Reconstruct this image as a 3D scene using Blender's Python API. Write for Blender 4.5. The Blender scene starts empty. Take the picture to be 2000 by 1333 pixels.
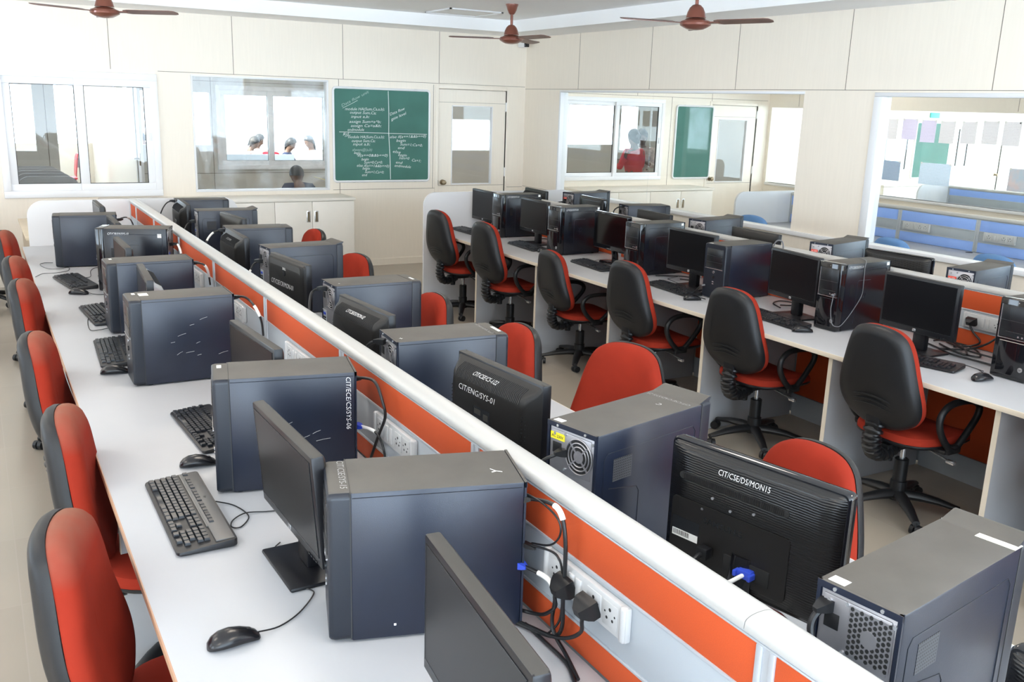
import bpy, bmesh, math, random
from mathutils import Vector, Matrix
random.seed(7)
PI = math.pi
R = math.radians
SC = bpy.context.scene
COL = SC.collection

# ------------------------------------------------------------------ materials
def mat(name, col, rough=0.5, metal=0.0, spec=0.5, var=0.0, vscale=8.0, bump=0.0, bscale=200.0, coat=0.0, stretch=None, col2=None):
    m = bpy.data.materials.new(name); m.use_nodes = True
    nt = m.node_tree; b = nt.nodes['Principled BSDF']
    b.inputs['Base Color'].default_value = (*col, 1); b.inputs['Roughness'].default_value = rough
    b.inputs['Metallic'].default_value = metal; b.inputs['Specular IOR Level'].default_value = spec
    if coat: b.inputs['Coat Weight'].default_value = coat; b.inputs['Coat Roughness'].default_value = 0.08
    if var or bump:
        tc = nt.nodes.new('ShaderNodeTexCoord'); src = tc.outputs['Object']
        if stretch:
            mp = nt.nodes.new('ShaderNodeMapping'); mp.inputs['Scale'].default_value = stretch
            nt.links.new(src, mp.inputs['Vector']); src = mp.outputs['Vector']
    if var:
        n = nt.nodes.new('ShaderNodeTexNoise'); n.inputs['Scale'].default_value = vscale; n.inputs['Detail'].default_value = 4
        nt.links.new(src, n.inputs['Vector'])
        r = nt.nodes.new('ShaderNodeValToRGB')
        c2 = col2 or [c * (1 - var) for c in col]
        r.color_ramp.elements[0].position = .35; r.color_ramp.elements[1].position = .65
        r.color_ramp.elements[0].color = (*c2, 1)
        r.color_ramp.elements[1].color = (*[min(1, c * (1 + (0 if col2 else var))) for c in col], 1)
        nt.links.new(n.outputs['Fac'], r.inputs['Fac']); nt.links.new(r.outputs['Color'], b.inputs['Base Color'])
    if bump:
        n = nt.nodes.new('ShaderNodeTexNoise'); n.inputs['Scale'].default_value = bscale; n.inputs['Detail'].default_value = 2
        nt.links.new(src, n.inputs['Vector'])
        bp = nt.nodes.new('ShaderNodeBump'); bp.inputs['Strength'].default_value = bump; bp.inputs['Distance'].default_value = 0.002
        nt.links.new(n.outputs['Fac'], bp.inputs['Height']); nt.links.new(bp.outputs['Normal'], b.inputs['Normal'])
    return m

def emit(name, col, s):
    m = bpy.data.materials.new(name); m.use_nodes = True; nt = m.node_tree; nt.nodes.clear()
    o = nt.nodes.new('ShaderNodeOutputMaterial'); e = nt.nodes.new('ShaderNodeEmission')
    e.inputs['Color'].default_value = (*col, 1); e.inputs['Strength'].default_value = s
    nt.links.new(e.outputs[0], o.inputs[0]); return m

def glass(name, tint=(.93, .95, .95), refl=.06, haze=0.0, hazecol=(.85, .9, .95)):
    m = bpy.data.materials.new(name); m.use_nodes = True; nt = m.node_tree; nt.nodes.clear()
    o = nt.nodes.new('ShaderNodeOutputMaterial')
    t = nt.nodes.new('ShaderNodeBsdfTransparent'); t.inputs['Color'].default_value = (*tint, 1)
    g = nt.nodes.new('ShaderNodeBsdfGlossy'); g.inputs['Roughness'].default_value = .02
    mx = nt.nodes.new('ShaderNodeMixShader'); mx.inputs[0].default_value = refl
    nt.links.new(t.outputs[0], mx.inputs[1]); nt.links.new(g.outputs[0], mx.inputs[2])
    last = mx
    if haze:
        tc = nt.nodes.new('ShaderNodeTexCoord'); n = nt.nodes.new('ShaderNodeTexNoise'); n.inputs['Scale'].default_value = 2.2
        n.inputs['Detail'].default_value = 6; n.inputs['Distortion'].default_value = 2.0
        nt.links.new(tc.outputs['Object'], n.inputs['Vector'])
        mr = nt.nodes.new('ShaderNodeMapRange'); mr.inputs['From Min'].default_value = .45; mr.inputs['From Max'].default_value = .75
        mr.inputs['To Max'].default_value = haze
        nt.links.new(n.outputs['Fac'], mr.inputs['Value'])
        d = nt.nodes.new('ShaderNodeBsdfDiffuse'); d.inputs['Color'].default_value = (*hazecol, 1)
        m2 = nt.nodes.new('ShaderNodeMixShader')
        nt.links.new(mr.outputs[0], m2.inputs[0]); nt.links.new(mx.outputs[0], m2.inputs[1]); nt.links.new(d.outputs[0], m2.inputs[2]); last = m2
    nt.links.new(last.outputs[0], o.inputs[0]); return m

def grid_dots(name, col, dot, scale, thr=.32, rough=.5, metal=0):
    """perforated sheet: a regular grid of round holes"""
    m = bpy.data.materials.new(name); m.use_nodes = True; nt = m.node_tree; b = nt.nodes['Principled BSDF']
    b.inputs['Roughness'].default_value = rough; b.inputs['Metallic'].default_value = metal
    tc = nt.nodes.new('ShaderNodeTexCoord'); v = nt.nodes.new('ShaderNodeTexVoronoi'); v.inputs['Scale'].default_value = scale
    v.inputs['Randomness'].default_value = 0
    nt.links.new(tc.outputs['Object'], v.inputs['Vector'])
    r = nt.nodes.new('ShaderNodeValToRGB'); r.color_ramp.interpolation = 'CONSTANT'
    r.color_ramp.elements[0].color = (*dot, 1); r.color_ramp.elements[1].color = (*col, 1); r.color_ramp.elements[1].position = thr
    nt.links.new(v.outputs['Distance'], r.inputs['Fac']); nt.links.new(r.outputs['Color'], b.inputs['Base Color'])
    return m

def waves(name, col, rough, scale, axis='Z', strength=.4, distortion=1.0):
    m = mat(name, col, rough); nt = m.node_tree; b = nt.nodes['Principled BSDF']
    tc = nt.nodes.new('ShaderNodeTexCoord'); w = nt.nodes.new('ShaderNodeTexWave'); w.bands_direction = axis
    w.inputs['Scale'].default_value = scale; w.inputs['Distortion'].default_value = distortion; w.inputs['Detail'].default_value = 1
    w.inputs['Detail Scale'].default_value = .6
    nt.links.new(tc.outputs['Object'], w.inputs['Vector'])
    bp = nt.nodes.new('ShaderNodeBump'); bp.inputs['Strength'].default_value = strength; bp.inputs['Distance'].default_value = .003
    nt.links.new(w.outputs['Fac'], bp.inputs['Height']); nt.links.new(bp.outputs['Normal'], b.inputs['Normal'])
    return m

def tile_floor():
    m = bpy.data.materials.new('vitrified_tile'); m.use_nodes = True; nt = m.node_tree; b = nt.nodes['Principled BSDF']
    tc = nt.nodes.new('ShaderNodeTexCoord'); br = nt.nodes.new('ShaderNodeTexBrick'); br.offset = 0.0
    br.inputs['Scale'].default_value = 1; br.inputs['Brick Width'].default_value = .62; br.inputs['Row Height'].default_value = .62
    br.inputs['Mortar Size'].default_value = .0025; br.inputs['Color1'].default_value = (.345, .30, .245, 1); br.inputs['Color2'].default_value = (.32, .275, .225, 1)
    br.inputs['Mortar'].default_value = (.35, .30, .25, 1)
    nt.links.new(tc.outputs['Object'], br.inputs['Vector']); nt.links.new(br.outputs['Color'], b.inputs['Base Color'])
    b.inputs['Roughness'].default_value = .2; b.inputs['Specular IOR Level'].default_value = .55
    return m

M = {}
M['wall'] = mat('cream_laminate', (.87, .79, .68), .42, var=.012, vscale=6, bump=.10, bscale=90, stretch=(9, 9, .6))
M['wall_grey'] = mat('corridor_laminate', (.60, .58, .53), .45, var=.03, vscale=3)
M['seam'] = mat('panel_seam', (.18, .15, .12), .8)
M['ceil'] = mat('ceiling_paint', (.955, .945, .935), .7, var=.005, vscale=1.5)
M['trim'] = mat('white_trim', (.80, .80, .81), .35)
M['upvc'] = mat('white_window_frame', (.88, .88, .90), .3)
M['gasket'] = mat('black_gasket', (.03, .03, .03), .6)
M['floor'] = tile_floor()
M['glass'] = glass('clear_glass', refl=.035)
M['panel_white'] = mat('bright_white_panel', (.68, .68, .69), .35)
M['glass_smear'] = glass('smeared_glass', refl=.04, haze=.22)
M['glass_lab'] = glass('partition_glass', (.95, .96, .95), refl=.03)
M['white'] = mat('white_laminate', (.40, .405, .42), .38, var=.012, vscale=5)
M['edge'] = mat('cream_edge_band', (.66, .58, .47), .5)
M['edge_wood'] = mat('brown_edge_band', (.42, .25, .16), .5)
M['cab'] = mat('cabinet_laminate', (.82, .775, .70), .42, var=.02, vscale=4)
M['orange'] = mat('orange_fabric', (.50, .066, .010), .75, var=.06, vscale=500, bump=.15, bscale=900)
M['blue'] = mat('blue_fabric', (.29, .45, .90), .75, var=.06, vscale=400)
M['raceway'] = mat('grey_raceway', (.39, .42, .45), .42)
M['alu'] = mat('anodised_aluminium', (.50, .52, .55), .38, metal=.35)
M['cap'] = mat('off_white_cap', (.44, .435, .42), .33)
M['socket'] = mat('white_socket_plastic', (.52, .52, .52), .3)
M['hole'] = mat('dark_hole', (.01, .01, .01), .9)
M['red'] = mat('red_fabric', (.275, .025, .012), .85, spec=.12, var=.10, vscale=5, bump=.12, bscale=700)
def dusty(name, base, dustc, z0, z1, fac):
    m = base.copy(); m.name = name; nt = m.node_tree; b = nt.nodes['Principled BSDF']; src = b.inputs['Base Color'].links[0].from_socket
    tc = nt.nodes.new('ShaderNodeTexCoord'); sp = nt.nodes.new('ShaderNodeSeparateXYZ'); n = nt.nodes.new('ShaderNodeTexNoise'); n.inputs['Scale'].default_value = 9
    mr = nt.nodes.new('ShaderNodeMapRange'); mr.inputs['From Min'].default_value = z0; mr.inputs['From Max'].default_value = z1; mr.inputs['To Max'].default_value = fac * 2
    mu = nt.nodes.new('ShaderNodeMath'); mu.operation = 'MULTIPLY'; mx = nt.nodes.new('ShaderNodeMixRGB'); mx.inputs['Color2'].default_value = (*dustc, 1)
    nt.links.new(tc.outputs['Object'], sp.inputs[0]); nt.links.new(tc.outputs['Object'], n.inputs['Vector']); nt.links.new(sp.outputs['Z'], mr.inputs['Value'])
    nt.links.new(mr.outputs[0], mu.inputs[0]); nt.links.new(n.outputs['Fac'], mu.inputs[1]); nt.links.new(mu.outputs[0], mx.inputs['Fac']); nt.links.new(src, mx.inputs['Color1']); nt.links.new(mx.outputs[0], b.inputs['Base Color']); return m
M['red_dusty'] = dusty('dusty_red_fabric', M['red'], (.24, .13, .09), .90, 1.0, .55)
M['shell'] = mat('black_textured_plastic', (.0075, .0078, .0092), .45, spec=.4, bump=.12, bscale=500, var=.25, vscale=4)
M['plastic'] = mat('black_plastic', (.009, .009, .010), .42, spec=.4)
M['rubber'] = mat('black_rubber', (.008, .008, .009), .36, spec=.45)
M['steel'] = mat('galvanised_steel', (.40, .385, .40), .36, metal=.8, var=.08, vscale=12)
M['case'] = mat('dark_painted_steel', (.0058, .0098, .0235), .33, spec=.6, bump=.10, bscale=600, var=.15, vscale=6)
M['dust'] = mat('dusty_steel_lid', (.078, .071, .062), .62, var=.10, vscale=9, bump=.06, bscale=500)
M['case_front'] = mat('dark_bezel_plastic', (.0065, .0095, .017), .38, bump=.05, bscale=500)
M['gloss'] = mat('gloss_black_plastic', (.006, .006, .008), .07, spec=.6)
M['case_gloss'] = mat('satin_black_steel', (.005, .006, .011), .24, spec=.5, bump=.05, bscale=500)
M['bay'] = mat('drive_bay_plastic', (.011, .012, .014), .27, spec=.4)
M['screen'] = mat('dark_lcd_panel', (.003, .003, .004), .28, spec=.26)
M['screen_gloss'] = mat('glossy_lcd_panel', (.003, .003, .004), .10, spec=.4)
M['bezel'] = mat('monitor_bezel', (.008, .008, .010), .32, spec=.4)
M['bezel_grey'] = mat('silver_back_shell', (.42, .43, .45), .3, metal=.4)
M['mon_back'] = mat('monitor_back_plastic', (.009, .0078, .0072), .40, spec=.4, bump=.08, bscale=500)
M['mon_dust'] = mat('dusty_monitor_top', (.040, .037, .033), .6)
M['ribbed'] = waves('ribbed_monitor_back', (.006, .0055, .0055), .24, 52, 'Z', .22, 2.2)
M['key'] = mat('black_key_plastic', (.013, .0145, .018), .30)
M['kbd_body'] = mat('keyboard_body', (.010, .010, .012), .4)
M['kbd_silver'] = mat('keyboard_silver_strip', (.15, .145, .14), .4, metal=.3)
M['mouse'] = mat('mouse_plastic', (.006, .006, .008), .26)
M['cable'] = mat('black_cable', (.007, .007, .008), .42)
M['cable_grey'] = mat('grey_cable', (.16, .16, .17), .45)
M['vga'] = mat('blue_plug', (.03, .07, .52), .4)
M['tag'] = mat('white_paper', (.80, .79, .76), .7)
M['tag_worn'] = mat('worn_paper_label', (.74, .70, .60), .7, var=.15, vscale=80)
M['ink'] = mat('white_marker_ink', (.88, .88, .88), .6)
M['ink_faint'] = mat('faded_marker_ink', (.42, .42, .42), .6)
M['black_ink'] = mat('black_ink', (.02, .02, .02), .6)
M['yellow'] = mat('yellow_sticker', (.72, .60, .02), .5)
M['redtag'] = mat('red_sticker', (.72, .06, .03), .5)
M['badge'] = mat('silver_badge', (.62, .62, .63), .25, metal=.8)
M['board'] = mat('green_chalkboard', (.052, .165, .130), .7, var=.10, vscale=2.6)
M['chalk'] = mat('chalk', (.80, .84, .82), .9)
M['chalk_faint'] = mat('faint_chalk', (.42, .55, .50), .9)
M['brass'] = mat('dark_brass', (.30, .24, .16), .3, metal=.9)
M['fan'] = mat('copper_brown_enamel', (.21, .066, .042), .28, metal=.25, coat=.4)
M['fan_blade'] = mat('brown_fan_blade', (.17, .085, .068), .4, metal=.2)
M['led'] = emit('led_diffuser', (1, .89, .76), 6.5)  # glow of the fill lamps added over the desk rows
M['teal'] = mat('teal_sign', (.02, .42, .38), .5)
M['skin'] = mat('skin', (.16, .085, .055), .55)
M['hair'] = mat('black_hair', (.012, .011, .012), .5)
M['shirt_white'] = mat('white_cotton', (.82, .83, .86), .8)
M['navy'] = mat('navy_cloth', (.02, .03, .07), .8)
M['saree'] = mat('red_cotton', (.66, .05, .06), .8)
M['pale_cloth'] = mat('pale_patterned_cloth', (.62, .55, .52), .8, var=.2, vscale=30)
M['red_plastic'] = mat('red_plastic', (.62, .02, .04), .35)
M['blue_chair'] = mat('blue_upholstery', (.12, .25, .50), .75)
M['wood'] = mat('cream_wood', (.66, .55, .40), .5, var=.06, vscale=6, stretch=(1, 8, 1))
def thin_paper(name, col):
    m = bpy.data.materials.new(name); m.use_nodes = True; nt = m.node_tree; nt.nodes.clear()
    o = nt.nodes.new('ShaderNodeOutputMaterial'); a = nt.nodes.new('ShaderNodeBsdfDiffuse'); b = nt.nodes.new('ShaderNodeBsdfTranslucent'); x = nt.nodes.new('ShaderNodeMixShader'); x.inputs[0].default_value = .5
    tc = nt.nodes.new('ShaderNodeTexCoord'); w = nt.nodes.new('ShaderNodeTexWave'); w.bands_direction = 'Z'; w.inputs['Scale'].default_value = 18; w.inputs['Distortion'].default_value = 4; w.inputs['Detail'].default_value = 3; w.inputs['Detail Scale'].default_value = 9
    r = nt.nodes.new('ShaderNodeValToRGB'); r.color_ramp.elements[0].color = (*[c * .82 for c in col], 1); r.color_ramp.elements[1].color = (*col, 1); r.color_ramp.elements[1].position = .45
    nt.links.new(tc.outputs['Object'], w.inputs['Vector']); nt.links.new(w.outputs['Fac'], r.inputs['Fac'])
    for s in (a, b): nt.links.new(r.outputs['Color'], s.inputs['Color'])
    nt.links.new(a.outputs[0], x.inputs[1]); nt.links.new(b.outputs[0], x.inputs[2]); nt.links.new(x.outputs[0], o.inputs[0]); return m
M['paper_lilac'] = thin_paper('lilac_notice', (.84, .78, .88))
M['paper_print'] = thin_paper('printed_notice', (.88, .84, .84))
M['paper_blue'] = thin_paper('pale_blue_chart', (.80, .86, .92))
M['poster_dark'] = thin_paper('slate_blue_chart', (.52, .60, .70))
M['poster_pink'] = mat('pink_blue_chart', (.82, .70, .72), .8, var=.3, vscale=9, col2=(.60, .72, .84))
M['led_green'] = mat('green_indicator', (.02, .40, .10), .3)

# ------------------------------------------------------------------ mesh builder
class MB:
    def __init__(s): s.bm = bmesh.new(); s.mi = 0
    def _add(s, tmp, mx=None):
        if mx is not None: bmesh.ops.transform(tmp, matrix=mx, verts=tmp.verts)
        for f in tmp.faces: f.material_index = s.mi
        me = bpy.data.meshes.new('tmp'); tmp.to_mesh(me); tmp.free(); s.bm.from_mesh(me); bpy.data.meshes.remove(me); return s
    def box(s, lo, hi, bev=0, seg=2, mx=None):
        t = bmesh.new(); bmesh.ops.create_cube(t, size=1)
        c = [(a + b) / 2 for a, b in zip(lo, hi)]; d = [abs(b - a) for a, b in zip(lo, hi)]
        for v in t.verts: v.co = Vector((c[0] + v.co.x * d[0], c[1] + v.co.y * d[1], c[2] + v.co.z * d[2]))
        if bev: bmesh.ops.bevel(t, geom=list(t.edges), offset=min(bev, min(d) * .49), segments=seg, profile=.5, affect='EDGES')
        return s._add(t, mx)
    def cyl(s, p0, p1, r0, r1=None, n=16):
        r1 = r0 if r1 is None else r1; p0 = Vector(p0); p1 = Vector(p1); d = p1 - p0
        t = bmesh.new(); bmesh.ops.create_cone(t, cap_ends=True, segments=n, radius1=r0, radius2=r1, depth=d.length)
        return s._add(t, Matrix.Translation((p0 + p1) / 2) @ d.to_track_quat('Z', 'Y').to_matrix().to_4x4())
    def lathe(s, prof, n=24, mx=None):
        t = bmesh.new(); rings = []
        for r, z in prof: rings.append([t.verts.new((r * math.cos(2 * PI * i / n), r * math.sin(2 * PI * i / n), z)) for i in range(n)])
        for a, b in zip(rings, rings[1:]):
            for i in range(n): t.faces.new((a[i], a[(i + 1) % n], b[(i + 1) % n], b[i]))
        t.faces.new(rings[0][::-1]); t.faces.new(rings[-1])
        return s._add(t, mx)
    def loft(s, rings, cap=True, mx=None, closed=True):
        t = bmesh.new(); rr = [[t.verts.new(p) for p in ring] for ring in rings]; n = len(rr[0])
        for a, b in zip(rr, rr[1:]):
            for i in range(n if closed else n - 1): t.faces.new((a[i], a[(i + 1) % n], b[(i + 1) % n], b[i]))
        if cap: t.faces.new(rr[0][::-1]); t.faces.new(rr[-1])
        bmesh.ops.recalc_face_normals(t, faces=t.faces)
        return s._add(t, mx)
    def prism(s, poly, z0, z1, mx=None):
        return s.loft([[(x, y, z0) for x, y in poly], [(x, y, z1) for x, y in poly]], mx=mx)
    def tube(s, pts, r, n=8, sm=0, flat=None, closed=False):
        P = [Vector(p) for p in pts]
        if sm: P = smooth(P, sm, closed)
        rings = []; up = None
        for i, p in enumerate(P):
            a = P[i - 1] if (i or closed) else p; b = P[(i + 1) % len(P)] if (i < len(P) - 1 or closed) else p
            d = (b - a).normalized()
            if up is None: up = Vector((0, 0, 1)) if abs(d.z) < .9 else Vector((1, 0, 0))
            if flat: up = Vector(flat[0])
            u = (up - d * up.dot(d)); u = u.normalized() if u.length > 1e-6 else d.orthogonal().normalized()
            w = d.cross(u); up = u
            rr = r(i / (len(P) - 1)) if callable(r) else r
            ru = rr if not flat else flat[1]
            rings.append([p + u * ru * math.cos(2 * PI * k / n) + w * rr * math.sin(2 * PI * k / n) for k in range(n)])
        if closed: rings.append(rings[0])
        return s.loft(rings, cap=not closed)
    def add_mesh(s, me, mx):
        t = bmesh.new(); t.from_mesh(me); return s._add(t, mx)
    def build(s, name, mats, parent=None, ang=38, up_mi=None):
        if up_mi is not None:
            s.bm.normal_update()
            for f in s.bm.faces:
                if f.normal.z > .9: f.material_index = up_mi
        me = bpy.data.meshes.new(name); s.bm.to_mesh(me); s.bm.free()
        for m in (mats if isinstance(mats, (list, tuple)) else [mats]): me.materials.append(m)
        me.polygons.foreach_set('use_smooth', [True] * len(me.polygons)); me.set_sharp_from_angle(angle=R(ang))
        o = bpy.data.objects.new(name, me); COL.objects.link(o)
        if parent: o.parent = parent
        return o

def smooth(P, k, closed=False):
    out = []; n = len(P)
    rng = range(n if closed else n - 1)
    for i in rng:
        p0 = P[i - 1] if (i or closed) else P[0]; p1 = P[i]; p2 = P[(i + 1) % n]; p3 = P[(i + 2) % n] if (i + 2 < n or closed) else P[-1]
        for j in range(k):
            t = j / k
            out.append(.5 * ((2 * p1) + (p2 - p0) * t + (2 * p0 - 5 * p1 + 4 * p2 - p3) * t * t + (3 * p1 - p0 - 3 * p2 + p3) * t ** 3))
    if not closed: out.append(P[-1])
    return out

def tag(o, label=None, cat=None, group=None, kind=None):
    if label: o['label'] = label
    if cat: o['category'] = cat
    if group: o['group'] = group
    if kind: o['kind'] = kind
    return o
def thing(name, label, cat, loc=(0, 0, 0), rz=0, group=None):
    o = bpy.data.objects.new(name, None); COL.objects.link(o); o.empty_display_size = .1
    o.location = loc; o.rotation_euler = (0, 0, rz)
    return tag(o, label, cat, group)
def struct(name, mb, mats, **k):
    o = mb.build(name, mats, **k); o['kind'] = 'structure'; return o
def dup(o, parent=None):
    c = o.copy(); COL.objects.link(c)
    if parent is not None: c.parent = parent
    for ch in list(o.children): dup(ch, c)
    return c
def place(proto, used, loc, rz, label, scale=None, group=None):
    """first call moves the built thing itself, later ones copy it with all its parts"""
    o = dup(proto) if used else proto
    o.location = loc; o.rotation_euler = (0, 0, rz); o['label'] = label
    if scale: o.scale = scale
    if group: o['group'] = group
    return o

_tc = {}
def text_mesh(s, bold=0.0, shear=0.0):
    k = (s, bold, shear)
    if k not in _tc:
        c = bpy.data.curves.new('t', 'FONT'); c.body = s; c.size = 1; c.offset = bold; c.shear = shear; c.resolution_u = 2; c.fill_mode = 'FRONT'
        o = bpy.data.objects.new('t', c); COL.objects.link(o)
        me = bpy.data.meshes.new_from_object(o); bpy.data.objects.remove(o); bpy.data.curves.remove(c)
        xs = [v.co.x for v in me.vertices]; x0 = min(xs); w = max(xs) - x0
        _tc[k] = (me, x0, w)
    return _tc[k]
def text(name, s, m, parent, o, ux, uy, width=None, height=None, bold=.012, shear=.15, label=None):
    """flat lettering: o = lower left corner, ux = reading direction, uy = up direction"""
    me, x0, w = text_mesh(s, bold, shear)
    sx = (width / w) if width else height; sy = height if height else sx
    ux = Vector(ux).normalized(); uy = Vector(uy).normalized(); uz = ux.cross(uy)
    mx = Matrix(((ux.x * sx, uy.x * sy, uz.x, o[0]), (ux.y * sx, uy.y * sy, uz.y, o[1]), (ux.z * sx, uy.z * sy, uz.z, o[2]), (0, 0, 0, 1))) @ Matrix.Translation((-x0, 0, 0))
    mb = MB(); mb.add_mesh(me, mx); ob = mb.build(name, m, parent)
    if label: ob['label'] = label
    return ob

# ================================================================== SETTING
YB = 10.48; XR = 6.137; X3 = 10.335; ZC = 2.88
def hole_wall(mb, axis, c0, c1, u0, u1, z0, z1, holes):
    """wall slab between c0..c1 on its thin axis, with rectangular holes (u0,u1,z0,z1)"""
    us = sorted({u0, u1, *[h[0] for h in holes], *[h[1] for h in holes]})
    for a, b in zip(us, us[1:]):
        m = (a + b) / 2; hs = sorted([(h[2], h[3]) for h in holes if h[0] < m < h[1]]); z = z0; segs = []
        for h in hs:
            if h[0] > z: segs.append((z, h[0]))
            z = h[1]
        if z < z1: segs.append((z, z1))
        for q in segs:
            if axis == 'y': mb.box((a, c0, q[0]), (b, c1, q[1]))
            else: mb.box((c0, a, q[0]), (c1, b, q[1]))

W1 = (.235, 1.722, .885, 2.125); W2 = (2.062, 3.558, .915, 2.14); DR = (4.935, 5.872, 0, 2.10)
L2W = (6.72, 8.37, .985, 2.07); L2D = (9.235, 10.11, 0, 2.03); L3A = (12.5, 13.62, 1.0, 1.9); L3B = (14.63, 15.2, 1.05, 1.87); L3D = (15.24, 16.1, 0, 1.87)
mb = MB()
hole_wall(mb, 'y', YB, YB + .09, -3.6, 18, 0, 3.0, [W1, W2, DR, L2W, L2D, L3A, L3B, L3D])
mb.mi = 1
def seam_v(x, z0, z1): mb.box((x - .0025, YB - .0012, z0), (x + .0025, YB + .002, z1))
def seam_h(z, x0, x1): mb.box((x0, YB - .0012, z - .0022), (x1, YB + .002, z + .0022))
for x in (.07, 1.29, 2.512, 3.737, 4.936): seam_v(x, 2.158, 2.75)
seam_h(2.158, -3.6, .2); seam_h(2.158, 1.74, 6.13); seam_h(.915, 3.60, 4.92); seam_h(.915, 5.89, 6.13)
seam_v(3.682, 2.07, 2.155); seam_v(3.682, .1, 1.005); seam_v(4.866, .915, 2.14); seam_v(5.90, .1, 2.12)
seam_h(2.11, 6.24, 10.3); seam_v(7.9, 2.11, 2.8); seam_v(8.5, .9, 2.11); seam_v(9.22, .9, 2.8)
struct('wall_back', mb, [M['wall'], M['seam']])

G1 = (5.83, 9.66, .95, 2.115); G2 = (.2, 5.045, .95, 2.11)
mb = MB(); hole_wall(mb, 'x', XR, XR + .09, -3, YB, 0, 3.0, [G1, G2]); mb.mi = 1
for y in (9.28, 7.953, 6.675, 5.404, 4.132, 2.86, 1.6): mb.box((XR - .0012, y - .0025, 2.135), (XR + .002, y + .0025, 2.75))
mb.box((XR - .0012, 9.66, .925), (XR + .002, YB, .929)); mb.box((XR - .0012, -3, 2.132), (XR + .002, YB, 2.136)); mb.box((XR - .0012, 5.05, .925), (XR + .002, 5.83, .929))
struct('wall_right', mb, [M['wall'], M['seam']])

mb = MB(); hole_wall(mb, 'x', X3, X3 + .09, -3, YB, 0, 3.0, [(.3, YB - .06, .93, 2.02)]); mb.mi = 1
for y in (9.9, 8.45, 6.6, 5.2): mb.box((X3 - .0012, y - .0025, 2.04), (X3 + .002, y + .0025, 2.85))
struct('wall_far_right', mb, [M['wall'], M['seam']])

# left wall and rear wall with the daylight windows of this room
LW = [(-2.4, -.6, .9, 2.1), (.8, 2.6, .9, 2.1), (4.0, 5.8, .9, 2.1), (7.2, 9.0, .9, 2.1)]
mb = MB(); hole_wall(mb, 'x', -3.69, -3.6, -3, YB, 0, 3.0, LW); struct('wall_left', mb, M['wall'])
BWN = [(-3.4, -.3, .3, 2.75), (-.1, 2.9, .3, 2.75), (3.1, 6.0, .3, 2.75)]
mb = MB(); hole_wall(mb, 'y', -3.09, -3.0, -3.6, 11, 0, 3.0, BWN + [(6.6, 10.0, .9, 2.6)]); struct('wall_front', mb, M['wall'])

mb = MB(); mb.box((-3.7, -3.1, -.06), (18, 24, 0)); struct('floor', mb, M['floor'])
# ceiling of this room with the dropped soffit along back and right walls
mb = MB(); mb.box((-3.7, -3.1, ZC), (6.2, 10.55, ZC + .08))
struct('ceiling', mb, M['ceil'])
mb = MB(); mb.box((-3.6, 9.87, 2.75), (XR, YB, ZC)); mb.box((5.58, -3, 2.75), (XR, 9.87, ZC)); struct('ceiling_soffit', mb, M['ceil'])
mb = MB(); mb.box((6.24, -3.1, 2.9), (X3 + .09, 10.55, 2.98)); struct('ceiling_of_next_lab', mb, M['ceil'])
mb = MB(); mb.box((X3 + .1, -3.1, 2.9), (18, 10.55, 2.98)); struct('ceiling_of_third_lab', mb, M['ceil'])
mb = MB(); mb.box((-3.7, 15.1, 2.7), (2.2, 21.1, 2.78)); struct('ceiling_of_far_room', mb, M['ceil'])
mb = MB(); mb.box((-3.7, YB + .09, 2.6), (12.3, 15.1, 2.68)); struct('ceiling_of_corridor', mb, M['ceil'])

# trims around the glazed openings of the right wall
mb = MB()
mb.box((XR - .03, .2, .915), (XR + .10, 10.0 - .33, .951), .004)
struct('trim_sill_right', mb, M['trim'])
mb = MB(); mb.box((XR - .014, 5.025, .952), (XR + .1, 5.10, 2.085), .003); mb.box((XR - .012, .2, 2.086), (XR + .1, 5.1, 2.117), .003); struct('trim_frame_right', mb, M['trim'])
mb = MB(); mb.box((XR - .006, 9.635, .952), (XR + .1, 9.665, 2.099), .003); mb.box((XR - .006, 5.825, 2.10), (XR + .1, 9.665, 2.122), .003); struct('trim_frame_far', mb, M['trim'])
mb = MB(); mb.box((XR + .04, 5.82, .94), (XR + .048, 7.93, 2.12)); mb.box((XR + .04, 7.936, .94), (XR + .048, 9.66, 2.12)); struct('window_3', mb, M['glass_lab'])
mb = MB(); mb.box((XR + .04, .2, .94), (XR + .048, 5.06, 2.12)); struct('window_4', mb, M['glass_lab'])
mb = MB(); mb.box((X3 + .04, .3, .93), (X3 + .048, YB - .06, 2.02)); struct('window_5', mb, M['glass_lab'])
mb = MB(); mb.box((X3 - .02, .3, .895), (X3 + .11, YB - .06, .93), .004); struct('trim_sill_far', mb, M['trim'])

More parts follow.
